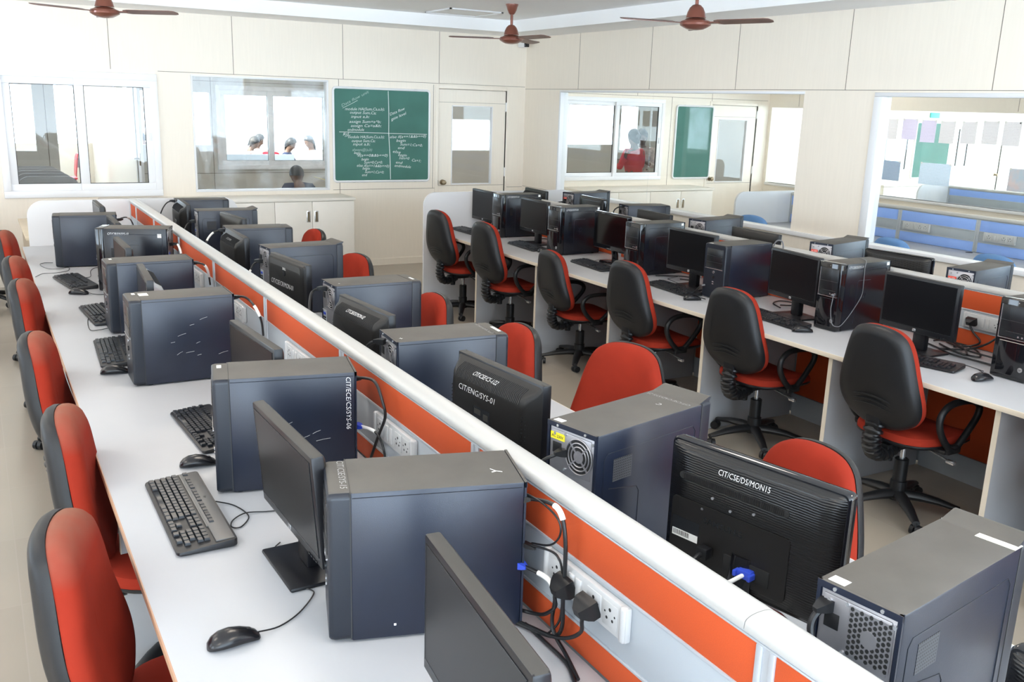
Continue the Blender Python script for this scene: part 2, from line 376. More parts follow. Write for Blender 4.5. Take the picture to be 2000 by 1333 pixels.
def sliding_window(name, x0, x1, z0, z1, y, m, split=.5, fw=.062, latch=True):
    """white sliding window: outer frame, two sashes on two tracks, dark gaskets"""
    root = bpy.data.objects.new(name, None); COL.objects.link(root); root['kind'] = 'structure'
    mb = MB(); f = fw * .8
    for a in ((x0, z0, x1, z0 + f), (x0, z1 - f, x1, z1), (x0, z0 + f, x0 + f, z1 - f), (x1 - f, z0 + f, x1, z1 - f)): mb.box((a[0], y - .02, a[1]), (a[2], y + .07, a[3]), .004)
    mb.build('window_frame', m, root)
    xm = x0 + (x1 - x0) * split
    for k, (a, b, yy) in enumerate(((x0 + f * .75, xm + fw * .5, y + .03), (xm - fw * .5, x1 - f * .75, y + .0))):
        mb = MB(); za, zb = z0 + f * .75, z1 - f * .75
        for q in ((a, za, b, za + fw), (a, zb - fw, b, zb), (a, za + fw, a + fw, zb - fw), (b - fw, za + fw, b, zb - fw)): mb.box((q[0], yy - .012, q[1]), (q[2], yy + .02, q[3]), .004)
        sash = mb.build('sash', m, root)
        mb = MB(); g = .005
        A = (a + fw, za + fw, b - fw, zb - fw)
        for q in ((A[0], A[1], A[2], A[1] + g), (A[0], A[3] - g, A[2], A[3]), (A[0], A[1], A[0] + g, A[3]), (A[2] - g, A[1], A[2], A[3])): mb.box((q[0], yy - .008, q[1]), (q[2], yy + .012, q[3]))
        mb.build('gasket', M['gasket'], sash)
        mb = MB(); mb.box((A[0], yy, A[1]), (A[2], yy + .005, A[3])); mb.build('pane', M['glass'], sash)
    if latch:
        mb = MB(); mb.box((x1 - fw * 1.25, y - .022, (z0 + z1) / 2 - .05), (x1 - fw * .95, y - .01, (z0 + z1) / 2 + .03), .003); mb.build('latch', M['trim'], root)
    return root
sliding_window('window_1', *W1, YB - .005, M['upvc'], fw=.085)
sliding_window('window_6', *L2W, YB - .005, M['upvc'], split=.52)
mb = MB(); x0, x1, z0, z1 = W2
for a in ((x0, z0, x1, z0 + .02), (x0, z1 - .02, x1, z1), (x0, z0 + .02, x0 + .02, z1 - .02), (x1 - .02, z0 + .02, x1, z1 - .02)): mb.box((a[0], YB - .012, a[1]), (a[2], YB + .1, a[3]), .003)
fr = struct('window_2', mb, M['trim'])
mb = MB(); mb.box((x0 + .02, YB + .03, z0 + .02), (x1 - .02, YB + .038, z1 - .02)); mb.build('pane', M['glass_smear'], fr)

def door(name, D, gx0, gx1, gz0, gz1, y, m, knob_left=True, ang=0):
    root = bpy.data.objects.new(name, None); COL.objects.link(root); root['kind'] = 'structure'
    x0, x1, _, z1 = D; mb = MB(); mb.mi = 0
    hole_wall(mb, 'y', y + .012, y + .05, x0 + .008, x1 - .008, .01, z1 - .008, [(gx0, gx1, gz0, gz1)])
    mb.mi = 1
    mb.box((x0 + .01, y + .0105, gz1 + .035), (x1 - .01, y + .014, gz1 + .038)); mb.box((x0 + .01, y + .0105, gz0 - .012), (x1 - .01, y + .014, gz0 - .008))
    leaf = mb.build('door_leaf', [m, M['seam']], root)
    mb = MB(); mb.box((gx0, y + .028, gz0), (gx1, y + .034, gz1)); mb.build('door_glass', M['glass'], leaf)
    mb = MB(); k = .012
    for a in ((gx0, gz0, gx1, gz0 + k), (gx0, gz1 - k, gx1, gz1), (gx0, gz0, gx0 + k, gz1), (gx1 - k, gz0, gx1, gz1)): mb.box((a[0], y + .006, a[1]), (a[2], y + .055, a[3]), .003)
    mb.build('glass_bead', M['trim'], leaf)
    kx = x0 + .065 if knob_left else x1 - .065
    mb = MB(); rot = Matrix.Translation((kx, y + .012, .985)) @ Matrix.Rotation(PI / 2, 4, 'X')
    mb.lathe([(.034, 0), (.034, .006), (.014, .01), (.013, .03), (.026, .04), (.031, .052), (.026, .064), (.01, .07)], 20, rot)
    mb.build('door_knob', M['brass'], root)
    mb = MB(); mb.box((x0 - .012, y - .004, .95), (x0 + .004, y + .004, 1.01)); mb.build('strike_plate', M['gasket'], root)
    for z in (.35, 1.05, 1.85):
        mb = MB(); hx = x1 - .004 if knob_left else x0 + .004; mb.cyl((hx, y + .004, z), (hx, y + .004, z + .11), .007); mb.build('hinge', M['trim'], root)
    mb = MB()
    for a in ((x0 - .045, 0, x0, z1 + .045), (x1, 0, x1 + .03, z1 + .045), (x0, z1, x1, z1 + .045)): mb.box((a[0], y - .006, a[1]), (a[2], y + .06, a[3]), .003)
    mb.build('door_frame', m, root)
    return root
door('door_1', DR, 5.118, 5.682, .953, 1.907, YB, M['wall'])
door('door_2', L2D, 9.39, 9.94, .93, 1.83, YB, M['wall'])
door('door_3', L3D, 15.42, 15.9, .95, 1.72, YB, M['cab'], knob_left=False)
for k, w in enumerate((L3A, L3B)): sliding_window('window_%d' % (7 + k), *w, YB - .005, M['upvc'], latch=False)

mb = MB(); mb.box((-3.6, YB - .012, 0), (4.89, YB, .08)); mb.box((5.91, YB - .012, 0), (XR, YB, .08)); struct('baseboard_back', mb, M['wall'])

# beyond the back wall: corridor wall, doorway and the bright far lab
mb = MB()
hole_wall(mb, 'y', 15.0, 15.1, -3.6, 12.3, 0, 2.7, [(-.9, .80, 1.09, 2.0), (1.08, 2.12, 0, 2.12), (2.2, 3.21, 1.19, 1.97), (3.30, 5.12, .82, 2.09), (7.28, 8.10, 1.13, 1.66), (9.6, 10.85, 1.25, 2.02), (10.95, 11.35, 1.15, 2.0)])
mb.mi = 1
for x in (.95, 3.24, 5.4): mb.box((x - .004, 14.997, 0), (x + .004, 15.002, 2.7))
mb.box((-3.6, 14.997, .815), (1.06, 15.002, .822)); mb.box((2.14, 14.997, .76), (5.4, 15.002, .767)); mb.box((2.14, 14.997, 2.14), (5.4, 15.002, 2.147))
struct('wall_corridor', mb, [M['wall_grey'], M['seam']])
sliding_window('window_9', 3.30, 5.12, .82, 2.09, 14.98, M['upvc'], split=.46, fw=.085, latch=False)
mb = MB(); hole_wall(mb, 'x', 2.14, 2.24, 15.1, 21, 0, 2.7, [(15.7, 16.9, .97, 2.1), (17.2, 18.6, .97, 2.1), (18.9, 20.6, .97, 2.1)]); struct('wall_far_lab_side', mb, M['wall'])
mb = MB(); hole_wall(mb, 'y', 21, 21.1, -3.6, 12.3, 0, 2.7, [(-3.0, 1.9, .9, 2.5), (2.6, 4.8, .8, 2.5), (5.0, 7.2, .8, 2.5), (7.4, 11.8, .8, 2.5)]); struct('wall_far_lab_end', mb, M['wall'])
mb = MB(); mb.box((2.135, 14.70, 0.02), (2.175, 14.985, 2.1), .003); dl = struct('door_4', mb, M['trim'])
mb = MB(); mb.box((2.12, 14.72, .9), (2.18, 14.78, 1.08), .006); mb.cyl((2.14, 14.75, 1.0), (2.05, 14.75, 1.0), .012); mb.cyl((2.06, 14.75, 1.0), (2.06, 14.86, 1.0), .01); mb.build('door_handle', M['brass'], dl)
mb = MB(); mb.box((-3.69, YB + .09, 0), (-3.6, 15.0, 2.7)); hole_wall(mb, 'x', -3.69, -3.6, 15.1, 21, 0, 2.7, [(16, 20, 1.0, 2.3)]); struct('wall_corridor_left', mb, M['wall_grey'])
# side wall closing corridor
mb = MB(); mb.box((12.2, YB + .09, 0), (12.3, 15, 2.7)); struct('wall_corridor_end', mb, M['wall_grey'])

# recessed square panels: one real and off, the lit rest added for fill
M['led_bright'] = emit('bright_led_diffuser', (1, .98, .95), 5.5)  # stronger glow for the lamps added in the labs and corridor
def panel_lamp(x, y, z, label, s=.31, grp='recessed ceiling panel lamps', mt='led'):
    t = thing('ceiling_light', label, 'light', (x, y, z), 0, grp)
    mb = MB(); f = .02
    for a in ((-s, -s, s, -s + f), (-s, s - f, s, s), (-s, -s, -s + f, s), (s - f, -s, s, s)): mb.box((a[0], a[1], -.012), (a[2], a[3], .0))
    mb.build('frame', M['trim'], t)
    mb = MB(); mb.box((-s + f, -s + f, -.006), (s - f, s - f, -.001)); mb.build('diffuser', M[mt], t)
    return t
pl = panel_lamp(4.70, 9.38, ZC, 'square flush panel in the ceiling left of the middle fan, switched off', grp=None)
for o in pl.children:
    if o.name.startswith('diffuser'): o.data.materials[0] = M['ceil']
k = 0
for y in (.6, 3.6, 6.6):
    for x in (-1.4, 1.0, 3.4): panel_lamp(x, y, ZC, 'square flush panel light in the ceiling above the desk rows')  # out-of-view lamps added as fill light for this room
for x, y in ((7.3, 1.5), (9.3, 1.5), (7.3, 5.0), (9.3, 5.0), (7.3, 8.5), (9.3, 8.5), (12.5, 3.0), (12.5, 6.0), (12.5, 9.0), (14.8, 6.0), (14.8, 9.0)): panel_lamp(x, y, 2.9, 'square flush panel light in the ceilings of the labs behind the glass', mt='led_bright')  # unseen lamps added to brighten the neighbouring labs
for x in (-.6, 1.4, 3.4, 5.4, 7.4, 9.4, 11.2): panel_lamp(x, 12.8, 2.6, 'square flush panel light in the corridor ceiling behind the glass', mt='led_bright')  # unseen lamps added to lift the dark corridor

# ================================================================== CABINETS, BOARD, FANS, CAMERA
def cabinet(x0, x1, yf, z, label, doors, handles, grp=None):
    t = thing('cabinet', label, 'cabinet', (x0, yf, 0), 0, grp); L = x1 - x0; d = YB - .004 - yf
    mb = MB(); mb.box((0, .02, 0), (L, d, z - .03), .002); mb.build('body', M['cab'], t)
    mb = MB(); mb.box((-.01, -.006, z - .03), (L + .012, d, z), .004); mb.build('top', M['cab'], t)
    for a, b, h in doors:
        mb = MB(); mb.box((a - x0 + .002, 0, .06), (b - x0 - .002, .02, z - .036), .002); dr = mb.build('door', M['cab'], t)
        if h is not None:
            hx = (b - x0 - .045) if h > 0 else (a - x0 + .045)
            mb = MB(); mb.box((hx - .022, -.003, z - .26), (hx + .022, .002, z - .135), .003); hd = mb.build('handle', M['badge'], dr)
            mb = MB(); mb.box((hx - .013, -.0045, z - .25), (hx + .013, -.002, z - .145)); mb.build('finger_recess', M['brass'], hd)
    return t
cabinet(1.09, 3.68, 9.99, .872, 'long low cream cabinet under the back windows behind the left desk row',
        [(1.09, 1.52, 1), (1.52, 1.94, -1), (1.94, 2.36, None), (2.36, 2.775, None), (2.775, 3.19, 1), (3.19, 3.67, -1)], None)
cabinet(6.72, 8.90, 9.93, .905, 'low cream cabinet under the window of the blue lab', [(6.75, 7.28, 1), (7.28, 7.8, -1), (7.8, 8.32, 1), (8.32, 8.88, -1)], None)
cabinet(12.4, 14.2, 9.93, .90, 'low cream cabinet in the farthest lab below the far board', [(12.4, 13.3, 1), (13.3, 14.18, -1)], None)

def chalkboard(x0, x1, z0, z1, label, r=.035):
    t = thing('chalkboard', label, 'board', (x0, YB, z0)); W = x1 - x0; H = z1 - z0
    mb = MB(); mb.box((.01, -.018, .01), (W - .01, -.004, H - .01)); mb.build('writing_surface', M['board'], t)
    mb = MB(); pts = []
    for cx, cz, a0 in ((W - r, H - r, 0), (r, H - r, 90), (r, r, 180), (W - r, r, 270)):
        for k in range(6): a = R(a0 + 18 * k); pts.append(Vector((cx + r * math.cos(a), -.014, cz + r * math.sin(a))))
    mb.tube(pts, .014, 8, closed=True); mb.build('rim', M['trim'], t)
    for x, z in ((W * .2, H), (W * .85, H), (W * .2, 0), (W * .85, 0)):
        mb = MB(); mb.box((x - .02, -.02, z - .014), (x + .02, -.001, z + .014), .003); mb.build('clip', M['badge'], t)
    return t
cb = chalkboard(3.610, 4.806, 1.010, 2.066, 'green chalkboard covered in chalk writing beside the door')
CH = [("module HA(Sum,Ca,a,b);",3.748,1.817,0.484,0.9),("output Sum,Ca;",3.807,1.780,0.322,-0.2),("input a,b;",3.820,1.733,0.225,0.8),("assign Sum=a^b;",3.797,1.677,0.390,0.6),("assign Ca=a&b;",3.815,1.631,0.378,0.7),("endmodule",3.777,1.586,0.199,0.7),("Rtl",3.721,1.532,0.074,5.1),("module HA(Sum,Ca,a,b);",3.780,1.504,0.450,0.6),("output Sum,Ca;",3.825,1.461,0.290,0.2),("input a,b;",3.840,1.423,0.211,0.4),("always@(a,b)",3.830,1.359,0.243,0.2),("begin",3.851,1.327,0.079,-6.2),("if(a==0&&b==0)",3.895,1.295,0.374,0.1),("begin",3.942,1.251,0.089,-0.0),("Sum=0;Ca=0;",3.973,1.215,0.231,-0.1),("else if(a==1&&b==0)",3.885,1.180,0.401,-1.5),("begin",3.954,1.147,0.089,-2.2),("Sum=1;Ca=0;",3.981,1.106,0.242,-1.8),("end",3.947,1.070,0.064,-0.5),("Data flow unit",3.713,1.852,0.370,27.2),("Data flow",4.302,1.768,0.203,21.7),("gate level",4.315,1.710,0.211,22.4),("else if(a==1&&b==0)",4.299,1.509,0.466,1.7),("begin",4.380,1.468,0.118,0.5),("Sum=1;Ca=0;",4.426,1.427,0.293,-2.6),("end",4.400,1.385,0.086,-1.7),("else",4.334,1.343,0.099,-6.8),("begin",4.403,1.304,0.109,-4.3),("Sum=0",4.413,1.268,0.133,-3.9),("Ca=1;",4.579,1.241,0.122,-5.8),("end",4.373,1.217,0.086,-6.2),("endmodule",4.357,1.178,0.210,-5.2)]
for s, x, z, w, a in CH:
    a = R(a); text('chalk_writing', s, M['chalk'] if s not in ('always@(a,b)', 'Data flow unit') else M['chalk_faint'], cb, (x - 3.61, -.0195, z - 1.01), (math.cos(a), 0, math.sin(a)), (-math.sin(a), 0, math.cos(a)), width=w, height=.045, bold=-.005, shear=.25)
mb = MB()
def chalk_line(p, q, r=.0028): mb.tube([(p[0] - 3.61, -.0185, p[1] - 1.01), ((p[0] + q[0]) / 2 - 3.61 + .004, -.0185, (p[1] + q[1]) / 2 - 1.01), (q[0] - 3.61, -.0185, q[1] - 1.01)], r, 6, sm=4)
chalk_line((3.676, 1.574), (4.775, 1.559)); chalk_line((4.277, 2.045), (4.283, 1.56), .0035); chalk_line((4.283, 1.56), (4.305, 1.03), .004); chalk_line((3.72, 1.840), (3.90, 1.93), .0018); chalk_line((3.74, 1.522), (3.81, 1.540), .002)
mb.build('chalk_rule', M['chalk'], cb)
chalkboard(8.585, 9.25, 1.00, 2.0, 'clean narrow green chalkboard seen through the glass in the blue lab')
chalkboard(13.70, 14.60, .95, 1.87, 'green chalkboard half hidden by notices in the farthest lab')

def fan(x, y, label, a0):
    t = thing('ceiling_fan', label, 'fan', (x, y, 2.55), 0, 'brown ceiling fans')
    mb = MB(); mb.lathe([(.02, .235), (.032, .25), (.045, .275), (.052, .30), (.062, .325), (.062, .33)], 24); mb.build('canopy', M['fan'], t)
    mb = MB(); mb.cyl((0, 0, .13), (0, 0, .25), .013); mb.build('down_rod', M['fan'], t)
    mb = MB(); mb.lathe([(.075, .045), (.072, .055), (.064, .085), (.05, .115), (.03, .135), (.014, .14)], 24); mb.build('bell_cover', M['fan'], t)
    mb = MB(); mb.lathe([(.02, .045), (.07, .04), (.085, .03), (.108, .022), (.115, .008), (.112, -.006), (.10, -.014), (.085, -.022), (.06, -.034), (.02, -.04)], 32); mb.build('motor_housing', M['fan'], t)
    for k in range(3):
        a = R(a0 + 120 * k); mx = Matrix.Rotation(a, 4, 'Z') @ Matrix.Rotation(R(-10), 4, 'X')
        mb = MB(); poly = [(.17, -.045), (.21, -.062), (.56, -.058), (.595, -.045), (.61, 0), (.60, .035), (.57, .05), (.21, .052), (.17, .038)]
        mb.prism(poly, .008, .013, mx); bl = mb.build('blade', M['fan_blade'], t)
        mb = MB(); mb.box((.10, -.025, .006), (.20, .025, .011), .002, mx=mx); mb.build('blade_arm', M['fan'], bl)
    return t
fan(4.68, 8.30, 'brown ceiling fan hanging in front of the back right room corner', 35)
fan(4.715, 5.61, 'brown ceiling fan hanging in front of the glazed right wall', 50)
fan(1.034, 8.50, 'brown ceiling fan hanging above the left end of the back wall', 85)

t = thing('security_camera', 'small black and white security camera in the top corner by the middle fan', 'camera', (6.03, 10.40, 2.70))
mb = MB(); mb.box((-.03, -.03, .0), (.03, .05, .012), .003); mb.cyl((0, 0, .0), (0, -.02, -.04), .008); mb.build('mount', M['trim'], t)
mb = MB(); mb.box((-.038, -.10, -.075), (.038, .06, -.012), .014); mb.build('housing', M['trim'], t)
mb = MB(); mb.box((-.034, -.106, -.072), (.034, -.09, -.016), .01); mb.cyl((0, -.1, -.044), (0, -.112, -.044), .014); mb.build('lens', M['gloss'], t)

# ================================================================== DESK ROWS
POST = [-.6, -.03, .97, 2.02, 3.05, 4.05, 5.07, 6.04, 6.95]
def bench(label, x0, x1, y0, y1, posts, edge, front_left=True, leg_m='white', grp=None, grommets=False):
    """continuous worktop on slab legs; the front edge lies at x0 (front_left) or x1"""
    t = thing('computer_bench', label, 'desk', (x0, y0, 0), 0, grp); W = x1 - x0; L = y1 - y0
    mb = MB(); mb.box((0, 0, .725), (W, L, .75), .003); mb.build('worktop', M['white'], t)
    ex = 0 if front_left else W
    mb = MB(); mb.box((ex - .0022, 0, .7255), (ex + .0022, L, .7495), .001); mb.build('edge_band', edge, t)
    a, b = (.035, W) if front_left else (0, W - .035)
    for y in posts:
        mb = MB(); mb.box((a, y - y0 - .0125, 0), (b, y - y0 + .0125, .725), .0015); lg = mb.build('panel_leg', M[leg_m], t)
        mb = MB(); fx = a if front_left else b; mb.box((fx - .0015, y - y0 - .0125, 0), (fx + .0015, y - y0 + .0125, .725)); mb.build('edge_band', M['edge'], lg)
    for y in ([p for p in posts[1:-1]] if grommets else []):
        mb = MB(); gx = W - .07 if front_left else .07
        mb.lathe([(.032, .75), (.032, .7525), (.026, .7535), (.02, .7525)], 16, Matrix.Translation((gx, y - y0, 0))); mb.build('cable_grommet', M['plastic'], t)
    return t
b1 = bench('left white desk top with brown edge running away on the left of the near partition', .265, 1.067, -.6, 8.085, [.97, 2.02, 3.05, 4.05, 5.07, 6.04, 6.95, 7.95], M['edge_wood'])
b2 = bench('white desk top behind the near partition, the chairs with red fronts facing it', 1.132, 2.0, -.6, 8.085, [.97, 2.02, 3.05, 4.05, 5.07, 6.04, 6.95, 7.95], M['edge'], front_left=False)
P2P = [-.1, .3, 1.26, 2.27, 3.2, 4.18, 5.16, 6.16, 7.17, 8.15]
b3 = bench('right hand white desk row faced by the chairs with black backs', 3.725, 4.557, -.1, 8.155, P2P[1:-1], M['edge'])
b4 = bench('white desk top beyond the right partition below the glazed wall', 4.624, 5.42, -.1, 8.155, P2P[1:-1], M['edge'], front_left=False)

def end_panel(root, x0, x1, y, ztop, r=.12):
    pts = [(x0, 0), (x1, 0)]
    for cx, a0 in ((x1 - r, 0), (x0 + r, 90)):
        for k in range(9): a = R(a0 + k * 11.25); pts.append((cx + r * math.cos(a), ztop - r + r * math.sin(a)))
    mb = MB(); mb.prism(pts, 0, .025, Matrix.Translation((0, y + .025, 0)) @ Matrix.Rotation(PI / 2, 4, 'X'))
    return mb.build('end_panel', M['panel_white'], root)

def partition(label, x0, x1, y0, y1, posts, zb, zs, fab, joints, floor_tiles, z_end, ex, cat='partition', right_face=False):
    """screen between the two desks: cap, posts, fabric bands and a grey cable raceway per bay"""
    t = thing('desk_partition', label, cat, (x0, y0, 0)); w = x1 - x0; L = y1 - y0
    mb = MB(); mb.box((.012, 0, .02), (w - .012, L, zs)); mb.build('core', M['raceway'], t)
    js = [0] + [j - y0 for j in joints] + [L]
    for a, b in zip(js, js[1:]):
        mb = MB(); pr = []
        for q in range(13): an = PI * q / 12; pr.append((w / 2 + (w / 2 + .006) * math.cos(an), zs + .003 + .020 * max(0, math.sin(an)) ** .6))
        pr += [(-.006, zs - .002), (w + .006, zs - .002)]
        pr = [pr[-1]] + pr[:-1]
        mb.loft([[(x, a + .001, z) for x, z in pr], [(x, b - .001, z) for x, z in pr]]); mb.build('top_cap', M['cap'], t)
    for sgn in ((0, 1) if right_face else (0,)):
        X = 0 if sgn == 0 else w; s = 1 if sgn == 0 else -1
        def bx(mb, d0, d1, ya, yb, za, zb_, bev=.002):
            xa, xb = sorted((X + s * d0, X + s * d1)); mb.box((xa, ya, za), (xb, yb, zb_), bev); return mb
        # silver rail under the cap
        mb = MB(); bx(mb, -.004, .006, 0, L, zs - .007, zs - .001); bx(mb, -.002, .006, 0, L, zs - .014, zs - .009); mb.build('top_rail', M['alu'], t)
        pp = [p - y0 for p in posts]
        for a, b in zip(pp, pp[1:]):
            a += .022; b -= .022
            mb = MB(); bx(mb, 0, .012, a, b, zb[1], zs - .014); mb.build('fabric_panel', M[fab], t)
            mb = MB(); bx(mb, .001, .012, a, b, zb[0] + .004, zb[1] - .004); mb.build('raceway_cover', M['raceway'], t)
            mb = MB(); bx(mb, -.003, .008, a, b, zb[1] - .005, zb[1] + .002, .001); bx(mb, -.003, .008, a, b, zb[0] - .002, zb[0] + .005, .001); mb.build('raceway_rail', M['alu'], t)
            mb = MB(); bx(mb, 0, .012, a, b, .752, zb[0]); mb.build('fabric_panel', M[fab], t)
            if floor_tiles:
                mb = MB(); bx(mb, 0, .012, a, b, .15, .722); mb.build('fabric_panel', M[fab], t)
                mb = MB(); bx(mb, 0, .012, a, b, .0, .147); mb.build('skirting_panel', M['raceway'], t)
        for p in pp[1:-1]:
            mb = MB(); bx(mb, -.004, .012, p - .022, p - .008, .752, zs - .012, .003); bx(mb, 0, .010, p - .008, p + .008, .752, zs - .012); bx(mb, -.004, .012, p + .008, p + .022, .752, zs - .012, .003)
            mb.build('post', M['alu'], t)
        mb = MB(); bx(mb, -.004, .012, L - .022, L, .752, zs - .012, .003); mb.build('post', M['alu'], t)
    end_panel(t, ex[0] - x0, ex[1] - x0, y1 - y0 + .0005, z_end)
    return t
partition('orange and grey desk partition with a white cap running through the foreground', 1.069, 1.130, -.6, 8.086, POST + [7.77, 8.086], (.822, .970), 1.083, 'orange', [1.02, 4.05], False, 1.10, (.32, 1.93))
partition('orange and grey desk partition with a white cap in the right hand row', 4.559, 4.620, -.1, 8.156, [-.1, .3, 1.26, 2.27, 3.2, 4.18, 5.16, 6.16, 7.17, 8.156], (.842, .950), 1.065, 'orange', [2.1, 5.16], True, 1.10, (3.70, 5.36))

def socket_plate(x, y, z, label, L=.315, H=.078, grp='socket plates on the partitions'):
    t = thing('socket_plate', label, 'socket', (x, y, z), 0, grp)
    mb = MB(); mb.box((-.016, -L / 2, -H / 2), (.0, L / 2, H / 2), .004); mb.build('plate', M['socket'], t)
    for s in (-1, 1):
        mb = MB(); mb.box((-.021, s * (L / 2 - .011) - .009, -H / 2 - .002), (-.002, s * (L / 2 - .011) + .009, H / 2 + .002), .007, 3); mb.build('end_wing', M['socket'], t)
    for yy in (.012, .040):
        mb = MB(); mb.box((-.021, yy - .011, -.026), (-.014, yy + .011, .026), .003); mb.build('switch', M['socket'], t)
    for yy in (.10, -.045, -.105):
        mb = MB(); mb.box((-.018, yy - .026, -.028), (-.015, yy + .026, .028), .002); so = mb.build('socket_outlet', M['socket'], t)
        mb = MB()
        for (py, pz, pr) in ((0, .013, .0042), (-.010, -.008, .0035), (.010, -.008, .0035), (-.017, .004, .0025), (.017, .004, .0025)): mb.cyl((-.0183, yy + py, pz), (-.0175, yy + py, pz), pr, n=10)
        mb.build('pin_hole', M['hole'], so)
    return t
SK = socket_plate(1.0695, 1.485, .918, 'white socket plate with two black plugs on the near partition')
for y, l in ((2.545, 'white socket plate on the partition behind the second nearest left tower'), (3.54, 'white socket plate on the partition beside the third nearest left monitor'), (4.55, 'white socket plate on the partition behind the third nearest left tower'), (5.50, 'white socket plate on the partition behind the fourth nearest left tower')):
    o = dup(SK); o.location.y = y; o['label'] = l
o = dup(SK); o.location = (4.5595, 2.87, .896); o['label'] = 'white socket plate on the orange partition between the two rightmost towers'

# ================================================================== OFFICE CHAIRS
def outline():
    half = [(.0, .490), (.07, .492), (.125, .508), (.180, .540), (.215, .585), (.228, .635), (.224, .69), (.211, .75), (.196, .81), (.180, .87), (.163, .92), (.140, .962), (.100, .990), (.05, 1.002), (0, 1.005)]
    P = smooth([Vector((y, z, 0)) for y, z in half], 3)
    pts = [(p.x, p.y) for p in P]; return pts + [(-y, z) for y, z in pts[-2:0:-1]]
OUT = outline()
def back_x(y, z): return -.322 + .25 * (1.0 - z) - .022 * math.cos((z - .66) * 9) + .55 * y * y
def back_ring(sc, dx, cz=.745):
    r = []
    for y, z in OUT:
        yy = y * sc; zz = cz + (z - cz) * (1 - (1 - sc) * .9); r.append((back_x(yy, zz) + dx, yy, zz))
    return r
def make_chair(fab, arms=True):
    t = thing('office_chair', 'chair', 'chair', (0, 0, 0), 0)
    mb = MB(); mb.loft([back_ring(s, d) for s, d in ((.55, -.046), (.80, -.045), (.90, -.040), (.965, -.028), (1.0, -.012), (1.0, .004))])
    for k, zc in enumerate((.600, .622, .644)):
        pts = []
        for i in range(13): y = -.165 + .33 * i / 12; z = zc + .018 * math.cos(y * 13) ; pts.append((back_x(y, z) - .0445 + .02 * abs(y / .165) ** 6, y, z))
        mb.tube(pts, .0035, 6)
    mb.box((back_x(0, .52) - .058, -.04, .485), (back_x(0, .52) - .02, .04, .575), .008)
    mb.build('back_shell', M['shell'], t)
    mb = MB(); mb.loft([back_ring(s, d) for s, d in ((.985, .004), (1.0, .012), (1.0, .026), (.985, .038), (.94, .050), (.84, .060), (.6, .066), (.25, .068))]); mb.build('back_cushion', M[fab], t)
    # corrugated boot over the back bracket
    path = smooth([Vector(p) for p in ((back_x(0, .5) - .035, 0, .52), (back_x(0, .5) - .050, 0, .455), (back_x(0, .5) - .045, 0, .395), (-.215, 0, .352), (-.15, 0, .346), (-.09, 0, .372))], 14)
    mb = MB(); n = len(path) - 1
    rings = []
    for i, p in enumerate(path):
        a = path[max(0, i - 1)]; b = path[min(n, i + 1)]; d = (b - a).normalized(); u = Vector((0, 1, 0)); w = d.cross(u)
        rr = 1.0 + (.22 if (i // 3) % 2 else -.08)
        rings.append([p + u * .043 * rr * math.cos(2 * PI * k / 14) + w * .030 * rr * math.sin(2 * PI * k / 14) for k in range(14)])
    mb.loft(rings); mb.build('bellows', M['rubber'], t, ang=60)
    def seat_ring(sc, z, dz=0):
        r = []
        for i in range(40):
            a = 2 * PI * i / 40; c, s = math.cos(a), math.sin(a); e = .62
            x = .235 * abs(c) ** e * (1 if c >= 0 else -1); y = (.225 + .012 * c) * abs(s) ** e * (1 if s >= 0 else -1)
            zz = z - (.035 * max(0, (x - .12) / .115) ** 2 if dz else 0)
            r.append((.042 + x * sc, y * sc, zz))
        return r
    mb = MB(); mb.loft([seat_ring(s, z, 1) for s, z in ((.96, .422), (1.0, .434), (1.0, .452), (.97, .468), (.88, .478), (.6, .482), (.2, .480))]); mb.build('seat_cushion', M[fab], t)
    mb = MB(); mb.loft([seat_ring(s, z, 1) for s, z in ((.45, .396), (.8, .402), (.95, .412), (1.005, .425), (1.005, .433))]); mb.build('seat_shell', M['shell'], t)
    mb = MB(); mb.box((-.10, -.055, .362), (.10, .055, .400), .01); mb.box((-.16, -.03, .365), (-.08, .03, .392), .006); mb.build('tilt_mechanism', M['plastic'], t)
    mb = MB(); mb.cyl((-.11, 0, .36), (-.11, 0, .300), .026, .022); mb.build('tension_knob', M['plastic'], t)
    mb = MB(); mb.tube([(.02, -.05, .378), (.02, -.14, .372), (.02, -.235, .355)], .005, 8); mb.box((.008, -.27, .342), (.032, -.225, .362), .006); mb.build('lever', M['badge'], t)
    mb = MB(); mb.cyl((0, 0, .25), (0, 0, .365), .014); mb.build('gas_piston', M['badge'], t)
    mb = MB(); mb.lathe([(.040, .085), (.040, .17), (.034, .175), (.034, .285), (.028, .29)], 20); mb.build('column_cover', M['plastic'], t)
    mb = MB(); mb.lathe([(.03, .068), (.05, .075), (.052, .105), (.04, .12), (.033, .122)], 20)
    for k in range(5):
        a = R(72 * k + 20); c, s = math.cos(a), math.sin(a); rings = []
        for q, (r_, z, w, h) in enumerate(((.03, .100, .034, .026), (.10, .100, .031, .024), (.19, .090, .026, .019), (.265, .073, .021, .014), (.292, .068, .019, .012))):
            ring = []
            for j in range(10):
                b = 2 * PI * j / 10; yy = w * math.cos(b); zz = z + h * math.sin(b); ring.append((r_ * c - yy * s, r_ * s + yy * c, zz))
            rings.append(ring)
        mb.loft(rings)
    base = mb.build('star_base', M['plastic'], t)
